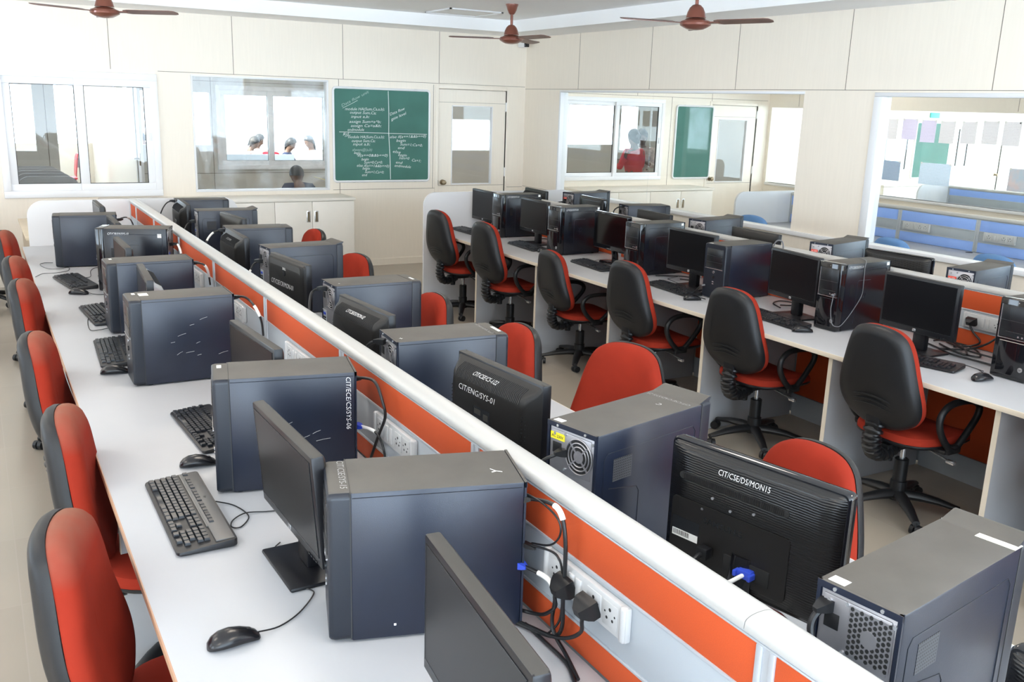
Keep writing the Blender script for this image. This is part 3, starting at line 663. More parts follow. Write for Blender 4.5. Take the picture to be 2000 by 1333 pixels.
    for k in range(5):
        a = R(72 * k + 20); c, s = math.cos(a), math.sin(a); an = a + .9 + k
        mb = MB(); p = Vector((.285 * c, .285 * s, 0)); d = Vector((math.cos(an), math.sin(an), 0)); off = d.cross(Vector((0, 0, 1)))
        mb.cyl(p + Vector((0, 0, .045)), p + Vector((0, 0, .07)), .009)
        ctr = p + off * .012 + Vector((0, 0, .0275))
        for e in (-1, 1): mb.cyl(ctr + d * e * .004, ctr + d * e * .024, .0272, .0255, 18)
        mb.box((ctr.x - .012, ctr.y - .012, .035), (ctr.x + .012, ctr.y + .012, .056), .005)
        mb.build('caster', M['plastic'], t)
    if arms:
        for s in (-1, 1):
            y = s * .262
            mb = MB(); lp = [(-.055, y, .455), (-.115, y, .53), (-.13, y, .60), (-.085, y, .650), (.0, y, .664), (.10, y, .655), (.150, y, .625), (.150, y, .58), (.105, y, .52), (.045, y, .455), (.0, y, .425)]
            mb.tube(lp, .021, 10, sm=4, flat=((0, 0, 1), .010)) if False else mb.tube(lp, .0165, 10, sm=4, closed=True)
            mb.box((-.06, min(y, s * .18), .405), (.05, max(y, s * .18) + .0, .425), .006)
            mb.box((-.05, y - .013, .405), (.045, y + .013, .45), .008)
            mb.build('armrest', M['plastic'], t)
    return t
CHAIR = make_chair('red'); used = 0
rows = [
 # hub x, y, yaw deg, z scale, label, group
 (3.88, 7.66, 4, .99, 'black backed office chair farthest along the right desk row', 0), (3.87, 6.74, 3, .995, 'second black backed chair from the far end of the right desk row', 0), (3.96, 5.80, -6, .89, 'low set black backed chair, third from the far end of the right row', 0),
 (3.90, 4.80, 0, .975, 'black backed office chair with its armrest loop under the desk, mid right row', 0), (3.93, 3.86, 3, .97, 'black backed office chair before the tower with the hanging earphone cord', 0), (3.89, 2.80, 0, .99, 'large black backed chair before the nearest fully visible right monitor', 0), (3.86, 1.80, 0, .95, 'black backed chair cut off by the right picture edge', 0),
 (.41, 7.36, -10, .965, 'red office chair farthest along the left desk edge', 1), (.425, 6.15, -11, .965, 'red office chair second from the far end of the left row', 1), (.43, 5.36, -11, .965, 'red office chair third from the far end of the left row', 1), (.42, 4.10, -11, .965, 'red chair beside the mouse and keyboard of the third left tower', 1), (.440, 3.05, -10, .96, 'red chair second nearest on the left, beside the half hidden keyboard', 1), (.362, 2.19, -15, .95, 'nearest red chair with dusty top at the lower left corner', 1),
 (1.88, 6.70, 180, .99, 'tiny red chair back showing behind the far tower tops', 2), (1.79, 5.52, 193, .98, 'small red chair back showing right of the fourth tower behind the partition', 2), (1.70, 4.22, 180, .985, 'red chair mostly hidden behind the fifth tower past the partition', 2), (1.76, 3.47, 178, .985, 'red chair edge curving behind the long flat dusty tower', 2), (2.03, 2.88, 203, .985, 'red chair facing us behind the tower with the yellow sticker', 2), (1.83, 1.80, 181, .975, 'red chair facing us behind the ribbed monitor back', 2),
]
GR = ('red chairs with black backs along the right row', 'red chairs along the left desk edge', 'red chairs behind the near partition')
CHAIR2 = make_chair('red_dusty', arms=False); used2 = 0
for x, y, a, sz, lab, g in rows:
    if g == 1: place(CHAIR2, used2, (x, y, 0), R(a), lab, (1, 1, sz), GR[g]); used2 = 1; continue
    place(CHAIR, used, (x, y, 0), R(a), lab, (1, 1, sz), GR[g]); used = 1
o = place(CHAIR, 1, (.0, 9.65, 0), R(0), 'red chair at the left picture edge by the small wooden table', (1, 1, 1)); del o['group']
t = thing('side_table', 'small cream wooden table in the far left corner below the window', 'table', (.20, 8.58, 0))
mb = MB(); mb.box((0.115, 0, .725), (.80, 1.34, .75), .003); mb.build('top', M['wood'], t)
mb = MB(); mb.box((.14, .02, 0), (.78, .045, .725), .002); mb.build('panel_leg', M['wood'], t)
mb = MB(); mb.box((.14, 1.30, 0), (.78, 1.325, .725), .002); mb.build('panel_leg', M['wood'], t)
mb = MB(); mb.box((.60, .045, .2), (.62, 1.30, .725), .002); mb.build('modesty_panel', M['white'], t)

# ------------------------------------------------------------------ blue lab furniture seen through the glass
bb = bench('white desk of the blue row in the next lab behind the glass', 7.14, 7.955, .3, 7.60, [.3, 1.3, 2.3, 3.3, 4.3, 5.29, 6.14, 7.0, 7.58], M['edge'], grommets=True)
partition('blue and grey desk partition in the next lab', 7.957, 8.04, .3, 7.60, [.3, 1.3, 2.3, 3.3, 4.3, 5.29, 6.14, 7.0, 7.60], (.845, .945), 1.06, 'blue', [3.3], False, 1.10, (7.14, 8.7), cat='partition')
bench('white desk on the far side of the blue partition in the next lab', 8.042, 8.80, .3, 7.60, [.3, 1.3, 2.3, 3.3, 4.3, 5.29, 6.14, 7.0, 7.58], M['edge'], front_left=False)
for y, l in ((5.93, 'white socket plate on the blue partition, left one beside the pillar'), (5.06, 'white socket plate on the blue partition, right one near the picture edge'), (7.28, 'white socket plate on the blue partition left of the pillar')):
    o = dup(SK); o.location = (7.9575, y, .905); o['label'] = l; o['group'] = 'socket plates on the blue partition'
bench('white desk in the farthest lab behind the second glass', 10.7, 11.2, 2.0, 7.95, [2.0, 3, 4, 5, 6, 7, 7.93], M['edge'])
partition('dark blue and grey desk partition in the farthest lab', 11.202, 11.28, 2.0, 7.95, [2.0, 3.2, 4.4, 5.6, 6.8, 7.95], (.86, .96), 1.06, 'blue', [5.0], False, 1.10, (10.6, 11.9))
BC = make_chair('blue_chair', arms=False)
u = 0
for x, y, a, lab in ((6.72, 6.66, 8, 'blue chair back behind the glass left of the white pillar'), (6.72, 5.02, 0, 'blue chair back behind the glass just right of the pillar'), (6.72, 4.12, 0, 'blue chair back behind the glass nearest the right picture edge')):
    o = place(BC, u, (x, y, 0), R(a), lab, (1, 1, .98), 'blue chairs behind the glass'); u = 1
for o in [c for c in bpy.data.objects if c.parent and c.parent.get('group') == 'blue chairs behind the glass' and c.name.startswith('back_shell')]: o.material_slots[0].link = 'OBJECT'; o.material_slots[0].material = M['blue_chair']

# ================================================================== COMPUTER TOWERS (front at local -x, base centre at the origin)
TD = {'p': (.43, .19, .36), 'g': (.43, .185, .39), 'v': (.46, .175, .39)}
def rrect(y0, y1, z0, z1, r, n=6):
    pts = []
    for cy, cz, a0 in ((y1 - r, z1 - r, 0), (y0 + r, z1 - r, 90), (y0 + r, z0 + r, 180), (y1 - r, z0 + r, 270)):
        for k in range(n + 1): a = R(a0 + 90 * k / n); pts.append((cy + r * math.cos(a), cz + r * math.sin(a)))
    return pts
def groove(mb, pts, r=.0011): mb.tube(pts, r, 5)
def make_tower(kind, fanstyle='ring'):
    D, W, H = TD[kind]; t = thing('computer_tower', 'tower', 'computer', (0, 0, 0.75)); fx = -D / 2; rx = D / 2
    bz = .048 if kind != 'v' else .04
    # steel case
    cm = {'p': 'case', 'g': 'case_gloss', 'v': 'case'}[kind]
    mb = MB(); mb.box((fx + bz, -W / 2, .006), (rx - .004, W / 2, H), .004)
    case = mb.build('case', [M[cm], M['dust']], t, up_mi=1)
    for sx in (fx + .07, rx - .05):
        for sy in (-W / 2 + .025, W / 2 - .025):
            mb = MB(); mb.cyl((sx, sy, 0), (sx, sy, .007), .011, n=12); mb.build('foot', M['rubber'], t)
    # front bezel
    mb = MB()
    if kind == 'p':
        P = rrect(-W / 2, W / 2, .006, H, .016)
        mb.loft([[(fx + dx, y * s, H / 2 + (z - H / 2) * s2) for y, z in P] for dx, s, s2 in ((bz, 1, 1), (.012, 1, 1), (.004, .985, .992), (0, .95, .975))])
    elif kind == 'g':
        mb.box((fx, -W / 2 + .001, .004), (fx + bz, W / 2 - .001, H + .001), .006, 3)
    else:
        P = rrect(-W / 2, W / 2, .006, H, .010)
        mb.loft([[(fx + dx, y * s, H / 2 + (z - H / 2) * s2 + dz) for y, z in P] for dx, s, s2, dz in ((bz, 1, 1, 0), (.02, 1.01, 1.004, .002), (.004, 1.0, 1.0, .002), (0, .95, .97, 0))])
        mb.loft([[(fx + .006, -W / 2 + .004, H), (fx + .006, W / 2 - .004, H), (fx + .05, W / 2 - .004, H), (fx + .05, -W / 2 + .004, H)], [(fx - .006, -W / 2 + .006, H + .012), (fx - .006, W / 2 - .006, H + .012), (fx + .004, W / 2 - .006, H + .013), (fx + .004, -W / 2 + .006, H + .013)]])
    front = mb.build('front_bezel', [M['gloss'] if kind == 'g' else M['case_front'], M['dust']], t, up_mi=(1 if kind != 'g' else None))
    if kind == 'g':
        mb = MB(); mb.box((fx - .004, -W / 2 + .018, .205), (fx + .006, W / 2 - .018, H - .03), .004); dd = mb.build('drive_door', M['bay'], front)
        mb = MB(); mb.box((fx - .0052, -W / 2 + .02, .285), (fx - .003, W / 2 - .02, .2865)); mb.box((fx - .0052, -W / 2 + .03, .232), (fx - .003, W / 2 - .05, .2335)); mb.build('bay_line', M['gasket'], dd)
        mb = MB(); mb.box((fx - .0055, -W / 2 + .014, .198), (fx + .003, W / 2 - .014, .2005)); mb.box((fx - .0055, W / 2 - .0175, .2), (fx + .003, W / 2 - .0155, H - .03)); mb.build('chrome_line', M['badge'], front)
        for k in (0, 1):
            mb = MB(); mb.cyl((fx - .0055, -.022 - .02 * k, .215), (fx - .002, -.022 - .02 * k, .215), .0045, n=10); mb.build('audio_jack', M['badge'], front)
            mb = MB(); mb.box((fx - .0055, -.070, .208 + .010 * k), (fx - .002, -.055, .213 + .010 * k)); mb.build('usb_port', M['badge'], front)
        mb = MB(); mb.loft([[(fx + .001, -W / 2 + .022, .02), (fx + .001, W / 2 - .022, .02), (fx + .001, W / 2 - .022, .19), (fx + .001, -W / 2 + .022, .19)], [(fx - .004, -W / 2 + .03, .026), (fx - .004, W / 2 - .03, .026), (fx - .004, W / 2 - .03, .185), (fx - .004, -W / 2 + .03, .185)]]); mb.build('lower_cover', M['gloss'], front)
        mb = MB(); by = -W / 2 + .035; mb.cyl((fx - .0075, by, .062), (fx - .003, by, .062), .0115, n=24); bd = mb.build('badge', M['badge'], front)
        text('badge_letters', 'hp', M['black_ink'], bd, (fx - .0078, by + .0075, .0585), (0, -1, 0), (0, 0, 1), width=.014, bold=.0, shear=.3)
        mb = MB(); mb.cyl((fx - .002, .0, H - .016), (fx + .002, .0, H - .016), .0025, n=8); mb.build('drive_light', M['badge'], front)
        # pressed panel lines on both sides
        for s in (-1, 1):
            y = s * (W / 2 + .0004); mb = MB(); a0, a1 = fx + .075, rx - .03
            groove(mb, [(a0, y, H - .045), (a0 + .01, y, H - .036), (a1 - .01, y, H - .036), (a1, y, H - .045), (a1, y, .06)])
            groove(mb, [(a0 + .075, y, .04), (a0 + .075, y, H - .11), (a0 + .085, y, H - .10), (a0 + .19, y, H - .10)])
            mb.build('pressed_line', M['case'], case)
            mb = MB(); mb.box((a0 + .015, y - .0006, .20), (a0 + .045, y + .0006, .27)); mb.build('side_vent', M['bay'], case)
            text('pressed_logo', 'hp', M['case'], case, (a0 + .105 if s < 0 else a0 + .165, y + s * .0003, .185), (1 if s < 0 else -1, 0, 0), (0, 0, 1), width=.055, height=.085, bold=-.02, shear=.25)
    else:
        mb = MB(); mb.box((fx - .0025, -W / 2 + .022, H - .155), (fx + .01, W / 2 - .022, H - .03), .003); dd = mb.build('drive_bay', M['bay'], front)
        mb = MB(); mb.box((fx - .0035, -W / 2 + .026, H - .078), (fx - .002, W / 2 - .026, H - .0765)); mb.box((fx - .0035, -W / 2 + .026, H - .118), (fx - .002, W / 2 - .026, H - .1165)); mb.build('bay_line', M['gasket'], dd)
        mb = MB(); mb.box((fx - .004, -W / 2 + .018, H - .162), (fx + .004, W / 2 - .018, H - .159)); mb.build('chrome_line', M['badge'], front)
        mb = MB(); mb.cyl((fx - .0035, 0, H - .182), (fx + .002, 0, H - .182), .009, n=20); bd = mb.build('badge', M['badge'], front)
        text('badge_letters', 'hp', M['black_ink'], bd, (fx - .0038, .006, H - .185), (0, -1, 0), (0, 0, 1), width=.012, bold=.0, shear=.3)
        mb = MB(); mb.cyl((fx - .004, 0, .145), (fx + .002, 0, .145), .010, n=20); mb.build('power_button', M['bay'], front)
        for k in (0, 1):
            mb = MB(); mb.box((fx - .003, -.007, .098 + .014 * k), (fx + .002, .007, .104 + .014 * k)); mb.build('usb_port', M['badge'], front)
        # bezel-to-case seam
        mb = MB(); mb.box((fx + bz - .0012, -W / 2 - .0004, .01), (fx + bz + .0012, W / 2 + .0004, H - .001)); mb.build('bezel_seam', M['gasket'], case)
    if kind == 'v':
        for s in (-1, 1):
            y = s * (W / 2 + .0004); mb = MB(); a0, a1 = fx + .065, rx - .03
            groove(mb, [(a0, y, .05), (a0, y, H - .07), (a0 + .012, y, H - .055), (a1 - .012, y, H - .055), (a1, y, H - .07), (a1, y, .05)])
            groove(mb, [(rx - .17, y, .04), (rx - .17, y, H - .185), (rx - .16, y, H - .17), (rx - .05, y, H - .15)], .0013)
            mb.build('pressed_line', M['case_front'], case)
            mb = MB(); mb.box((rx - .135, y - .0006, H - .135), (rx - .065, y + .0006, H - .075)); mb.build('side_vent', M['vent'], case)
            text('pressed_logo', 'hp', M['case_front'], case, (rx - .15 if s > 0 else rx - .15, y + s * .0003, .07), (1, 0, 0) if s < 0 else (-1, 0, 0), (0, 0, 1), width=.06, height=.10, bold=-.02, shear=.25) if s < 0 else text('pressed_logo', 'hp', M['case_front'], case, (rx - .075, y + .0003, .07), (-1, 0, 0), (0, 0, 1), width=.06, height=.10, bold=-.02, shear=.25)
    if kind == 'p':
        for s in (-1, 1):
            mb = MB(); y = s * (W / 2 + .0004); groove(mb, [(fx + bz + .004, y, H - .012), (rx - .01, y, H - .012)], .0009); mb.build('pressed_line', M['case_front'], case)
    # rear plate with power supply, fan grille, socket and port field
    mb = MB(); mb.box((rx - .006, -W / 2 + .010, .012), (rx - .0015, W / 2 - .010, H - .012), .001); rp = mb.build('rear_plate', M['steel'], t)
    mb = MB(); mb.box((rx - .004, -W / 2 + .016, H - .125), (rx + .001, W / 2 - .018, H - .02), .002); ps = mb.build('power_supply_face', M['steel'], rp)
    fy, fz = W * .17, H - .070; x = rx + .0012   # on the near side once the tower is turned
    if fanstyle == 'ring':
        mb = MB(); mb.cyl((x, fy, fz), (x + .0008, fy, fz), .047, n=32); mb.build('fan_opening', M['hole'], ps)
        mb = MB()
        for r in (.046, .036, .026): mb.tube([(x + .0015, fy + r * math.cos(2 * PI * k / 32), fz + r * math.sin(2 * PI * k / 32)) for k in range(32)], .0019, 6, closed=True)
        for k in range(4): a = R(45 + 90 * k); mb.box((-.002, .008, -.002), (.002, .046, .002), mx=Matrix.Translation((x + .0015, fy, fz)) @ Matrix.Rotation(a, 4, 'X'))
        mb.cyl((x, fy, fz), (x + .003, fy, fz), .016, n=24); mb.build('fan_grille', M['steel'], ps)
    else:
        mb = MB(); mb.box((x, fy - .045, fz - .045), (x + .0008, fy + .045, fz + .045)); mb.build('fan_opening', M['steel'], ps)
        mb = MB(); s_ = .0105
        for i in range(-5, 6):
            for j in range(-5, 6):
                yy = i * s_ * .92; zz = j * s_ + (s_ / 2 if i % 2 else 0)
                if abs(zz) < .046 and abs(yy) < .047 and yy * yy + zz * zz > .0155 ** 2: mb.cyl((x + .0006, fy + yy, fz + zz), (x + .0014, fy + yy, fz + zz), .0042, n=6)
        mb.build('honeycomb_vent', M['hole'], ps)
        mb = MB(); mb.cyl((x, fy, fz), (x + .0018, fy, fz), .0165, n=24); mb.build('fan_hub', M['steel'], ps)
    for yy, zz in ((fy - .05, fz + .046), (fy + .046, fz + .044), (fy - .05, fz - .048), (-W / 2 + .03, H - .03), (W / 2 - .013, H - .15), (W / 2 - .013, .05), (-W / 2 + .02, H - .14)):
        mb = MB(); mb.cyl((x - .002, yy, zz), (x + .002, yy, zz), .0042, n=10); mb.build('screw', M['badge'], rp)
    mb = MB(); mb.box((rx - .001, -W / 2 + .022, H - .082), (x + .001, -W / 2 + .054, H - .052), .002); mb.build('power_inlet', M['plastic'], ps)
    mb = MB(); mb.box((rx - .001, -W / 2 + .022, H - .29), (x + .0005, -W / 2 + .065, H - .14), .001); io = mb.build('port_field', M['raceway'], rp)
    for k, (za, zb, mm) in enumerate(((.15, .162, 'vga'), (.17, .178, 'plastic'), (.183, .191, 'plastic'), (.20, .222, 'vga'), (.232, .246, 'badge'), (.255, .268, 'led_green'))):
        mb = MB(); mb.box((x, -W / 2 + .028, H - zb), (x + .003, -W / 2 + .058, H - za), .001); mb.build('port', M[mm], io)
    mb = MB()
    for k in range(4): mb.box((x - .001, -.01, .03 + .021 * k), (x + .0005, W / 2 - .02, .046 + .021 * k), .001)
    mb.build('slot_cover', M['steel'], rp)
    # painted lid edge overhanging the plate with its two screws
    mb = MB(); mb.box((rx - .004, -W / 2, H - .013), (rx + .002, W / 2, H)); mb.box((rx - .004, W / 2 - .008, .006), (rx + .001, W / 2, H)); mb.box((rx - .004, -W / 2, .006), (rx + .001, -W / 2 + .008, H)); mb.build('case_flange', [M[cm], M['dust']], case, up_mi=1)
    for yy in (-W * .28, W * .28):
        mb = MB(); mb.cyl((rx, yy, H - .007), (rx + .004, yy, H - .007), .0038, n=10); mb.build('screw', M['badge'], case)
    return t
M['vent'] = grid_dots('perforated_vent', (.055, .058, .066), (.002, .002, .002), 150, .40, .45)

PT = {'p': make_tower('p'), 'g': make_tower('g'), 'v': make_tower('v')}
PT_used = {k: 0 for k in PT}
TW = {'T6':('p',0.829,1.824,-16.2,0.441,0.206,0.363),'T5':('p',0.778,2.766,-11.7,0.426,0.194,0.368),'T4':('p',0.700,4.045,-0.1,0.418,0.186,0.367),'T3':('p',0.727,5.015,0.7,0.415,0.191,0.362),'T2':('g',0.821,6.105,-20.4,0.415,0.181,0.384),'T1':('p',0.636,7.098,-5.0,0.405,0.194,0.357),
'R8':('v',1.473,0.972,8.9,0.472,0.160,0.392),'R7':('v',1.486,1.905,12.8,0.472,0.173,0.395),'R6':('p',1.456,3.020,-4.8,0.431,0.207,0.363),'R5':('p',1.589,4.092,-0.3,0.427,0.197,0.360),'R4':('v',1.564,5.113,4.4,0.433,0.172,0.386),'R3':('p',1.590,6.146,-4.8,0.419,0.195,0.357),'R2':('v',1.563,6.923,-3.1,0.417,0.182,0.384),'R1':('p',1.607,7.970,-4.0,0.408,0.194,0.355),
'A5':('g',4.320,3.584,1.6,0.415,0.155,0.385),'A4':('p',4.304,4.515,3.0,0.420,0.190,0.358),'A3':('g',4.333,5.435,1.7,0.418,0.179,0.381),'A2':('g',4.287,6.451,2.5,0.407,0.182,0.391),'A1':('g',4.343,7.503,-0.9,0.417,0.184,0.392),'A6':('g',4.352,2.489,0.1,0.420,0.185,0.383),
'B1':('v',5.137,7.528,5.0,0.449,0.175,0.390),'B2':('p',5.195,6.682,-11.0,0.417,0.192,0.357),'B3':('v',4.940,5.451,9.1,0.452,0.166,0.389),'B4':('v',4.892,4.204,11.8,0.456,0.164,0.390),'B5':('v',4.882,3.188,8.4,0.453,0.161,0.388)}
TL = {'T6': 'nearest dark computer tower on the left desk, its cables hanging behind', 'T5': 'dark tower with white lettering down its rear edge, second nearest on the left desk', 'T4': 'scratched dark tower with a small white tag, third nearest on the left desk', 'T3': 'dark tower fourth nearest on the left desk, a silver monitor back before it', 'T2': 'black tower turned askew with a white square sticker, second farthest on the left desk', 'T1': 'plain dark tower farthest along the left desk against the end panel',
 'R8': 'tower with honeycomb rear vent and paper label on its lid, lower right corner', 'R7': 'tower with a yellow sticker by its rear fan, just past the near partition', 'R6': 'flat dusty tower with a white plus mark beside the second nearest monitor back', 'R5': 'grey looking tower in the middle row, a thick black power plug at its rear', 'R4': 'tower with a square side vent behind the far monitor backs past the near partition', 'R3': 'dusty tower with a white sleeved cable, third farthest past the near partition', 'R2': 'tower with a shiny curved front corner, second farthest past the near partition', 'R1': 'tower farthest past the near partition, in front of the low cream cabinet',
 'A5': 'glossy black tower with a thin earphone cord looping over its side', 'A4': 'plain black tower between two wide screens in the right row', 'A3': 'glossy black tower with a round silver badge, third from the far end', 'A2': 'glossy black tower with white lettering right of a curved chin screen', 'A1': 'glossy black tower farthest along the right row beside a small screen', 'A6': 'glossy black tower cut off by the right picture edge beside tangled cables',
 'B1': 'dark tower with a red sticker and rear fan, farthest beyond the right partition', 'B2': 'blue grey tower second farthest beyond the right partition, its power plug showing', 'B3': 'grey tower with silver rear plate beyond the right partition below the blue lab cabinet', 'B4': 'tower with red sticker in front of the white pillar beyond the right partition', 'B5': 'tower with red sticker in front of the rightmost blue chair'}
TG = {'T': 'towers on the left desk', 'R': 'towers just past the near partition', 'A': 'towers on the right hand desk', 'B': 'towers beyond the right partition'}
TO = {}
for n, (k, x, y, a, D, W, H) in TW.items():
    d = TD[k]; rz = R(a + (180 if n[0] in 'RB' else 0))
    if n == 'R8': o = make_tower('v', 'honey'); o.location = (x, y, .75); o.rotation_euler = (0, 0, rz); o['label'] = TL[n]; o.scale = (D / d[0], W / d[1], H / d[2]); o['group'] = TG['R']
    else: o = place(PT[k], PT_used[k], (x, y, .75), rz, TL[n], (D / d[0], W / d[1], H / d[2]), TG[n[0]]); PT_used[k] = 1
    TO[n] = o
def dims(n): return TD[TW[n][0]]
def sticker(n, face, u, v, w, h, m, name='sticker', label=None):
    """paper on 'side' (near side), 'top' or 'rear'; u along the depth from the front (or across), v height (or across)"""
    D, W, H = dims(n); s = -1 if n[0] in 'TA' else 1; mb = MB(); e = .0007
    if face == 'side': y = s * W / 2; mb.box((-D / 2 + u, min(y, y + s * e), v), (-D / 2 + u + w, max(y, y + s * e), v + h))
    elif face == 'top': mb.box((-D / 2 + u, v - h / 2, H), (-D / 2 + u + w, v + h / 2, H + e))
    elif face == 'rear': mb.box((D / 2 + .001, u - w / 2, v), (D / 2 + .0026, u + w / 2, v + h))
    o = mb.build(name, m, TO[n]); 
    if label: o['label'] = label
    return o
def side_text(n, s, u, v, width, h, m='ink', vertical=False):
    D, W, H = dims(n); sg = -1 if n[0] in 'TA' else 1; y = sg * (W / 2 + .0009)
    ux = (1, 0, 0) if sg < 0 else (-1, 0, 0); x = -D / 2 + u
    if vertical: text('marker_lettering', s, M[m], TO[n], (x, y, v), (0, 0, -1), ux, width=width, height=h, bold=-.010)
    else: text('marker_lettering', s, M[m], TO[n], (x, y, v), ux, (0, 0, 1), width=width, height=h, bold=-.010)
def top_text(n, s, x, y, ux, width, h, m='ink_faint'):
    ux = Vector(ux); text('marker_lettering', s, M[m], TO[n], (x, y, dims(n)[2] + .0008), ux, (-ux.y, ux.x, 0), width=width, height=h, bold=-.012)
side_text('T5', 'CIT/ECE/CS/SYS-06', .398, .345, .165, .022, 'ink', True)
side_text('T2', 'CIT/CSE/DS/SYS-10', .075, .352, .125, .020)
for n, s in (('A1', 'CIT/CSE/DS/SYS-03'), ('A2', 'CIT/CSE/DS/SYS-04'), ('A5', 'CIT/CSE/DS/SYS-11')): side_text(n, s, .062, .362, .125, .020)
top_text('T6', 'CIT/CSE/SYS-15', -.186, .08, (0, -1, 0), .15, .022)
text('marker_lettering', 'Y', M['ink'], TO['T6'], (.175, -.035, .3608), (0, 1, 0), (-1, 0, 0), height=.035, width=.024, bold=.0, shear=.4)
top_text('R7', 'CIT/CSE/CAD/SYS-25', -.155, .075, (0, -1, 0), .15, .018); top_text('R7', 'C', -.10, .02, (0, -1, 0), .014, .022, 'ink')
top_text('R6', 'CIT/CSE/DS/SYS-22', -.165, .075, (0, -1, 0), .14, .02); top_text('R6', '+', .175, .06, (0, -1, 0), .018, .03, 'ink'); top_text('R5', '+', .17, .05, (0, -1, 0), .014, .024, 'ink')
sticker('T6', 'side', .14, .035, .005, .005, M['ink'], 'paint_fleck')
for n, u, v in (('T5', .016, .045), ('T4', .03, .045), ('T3', .03, .04)): sticker(n, 'top', u, v, .014, .030, M['tag'], 'paper_tag', 'small white paper tag')
sticker('T4', 'top', .055, .02, .038, .055, M['tag_worn'], 'paper_label'); sticker('T2', 'side', .372, .335, .024, .024, M['tag'], 'paper_tag')
sticker('R6', 'top', .012, .02, .012, .07, M['tag'], 'paper_tag'); sticker('R5', 'top', .02, .03, .010, .05, M['tag'], 'paper_tag'); sticker('R7', 'top', .02, -.03, .014, .08, M['tag'], 'paper_tag')
sticker('R8', 'top', .035, .045, .032, .085, M['tag_worn'], 'paper_label', 'worn cream paper label'); sticker('R8', 'top', .03, -.05, .014, .07, M['tag'], 'paper_tag'); sticker('R8', 'top', .43, -.055, .022, .035, M['tag'], 'paper_tag')
sticker('R7', 'top', .435, -.06, .018, .03, M['tag'], 'paper_tag'); sticker('R4', 'top', .02, .0, .03, .08, M['dust'], 'paper_tag')
for n in ('A1', 'A2', 'A3', 'A5'): sticker(n, 'side', .395, .365, .022, .018, M['tag'], 'paper_tag')
sticker('A5', 'top', .0, .075, .022, .025, M['tag_worn'], 'paper_label'); sticker('A4', 'top', .005, .05, .012, .03, M['tag'], 'paper_tag')
sticker('R7', 'rear', -.048, .345, .05, .018, M['yellow'], 'voltage_sticker', 'yellow voltage sticker')
text('voltage_lettering', 'AC 230V', M['black_ink'], TO['R7'], (.2330, -.069, .350), (0, 1, 0), (0, 0, 1), width=.042, height=.011, bold=.01, shear=0)
for n in ('B1', 'B4', 'B5'):
    sticker(n, 'rear', -.048, .325, .05, .018, M['redtag'], 'voltage_sticker', 'red voltage sticker')
    text('voltage_lettering', 'AC 230V', M['tag'], TO[n], (.2330, -.069, .330), (0, 1, 0), (0, 0, 1), width=.042, height=.010, bold=.01, shear=0)
for n, N in (('T4', 9), ('T5', 4)):
    mb = MB(); D, W, H = dims(n)
    for k in range(N):
        u = random.uniform(.15, .36) - D / 2; v = random.uniform(.10, .27); l = random.uniform(.015, .045); a = random.uniform(.1, .9); mb.tube([(u, -W / 2 - .0002, v), (u + l * .5, -W / 2 - .0003, v + l * a * .45), (u + l, -W / 2 - .0002, v + l * a * .7)], .0006, 4)
    tag(mb.build('scratches', M['ink_faint'], TO[n]), kind='stuff')

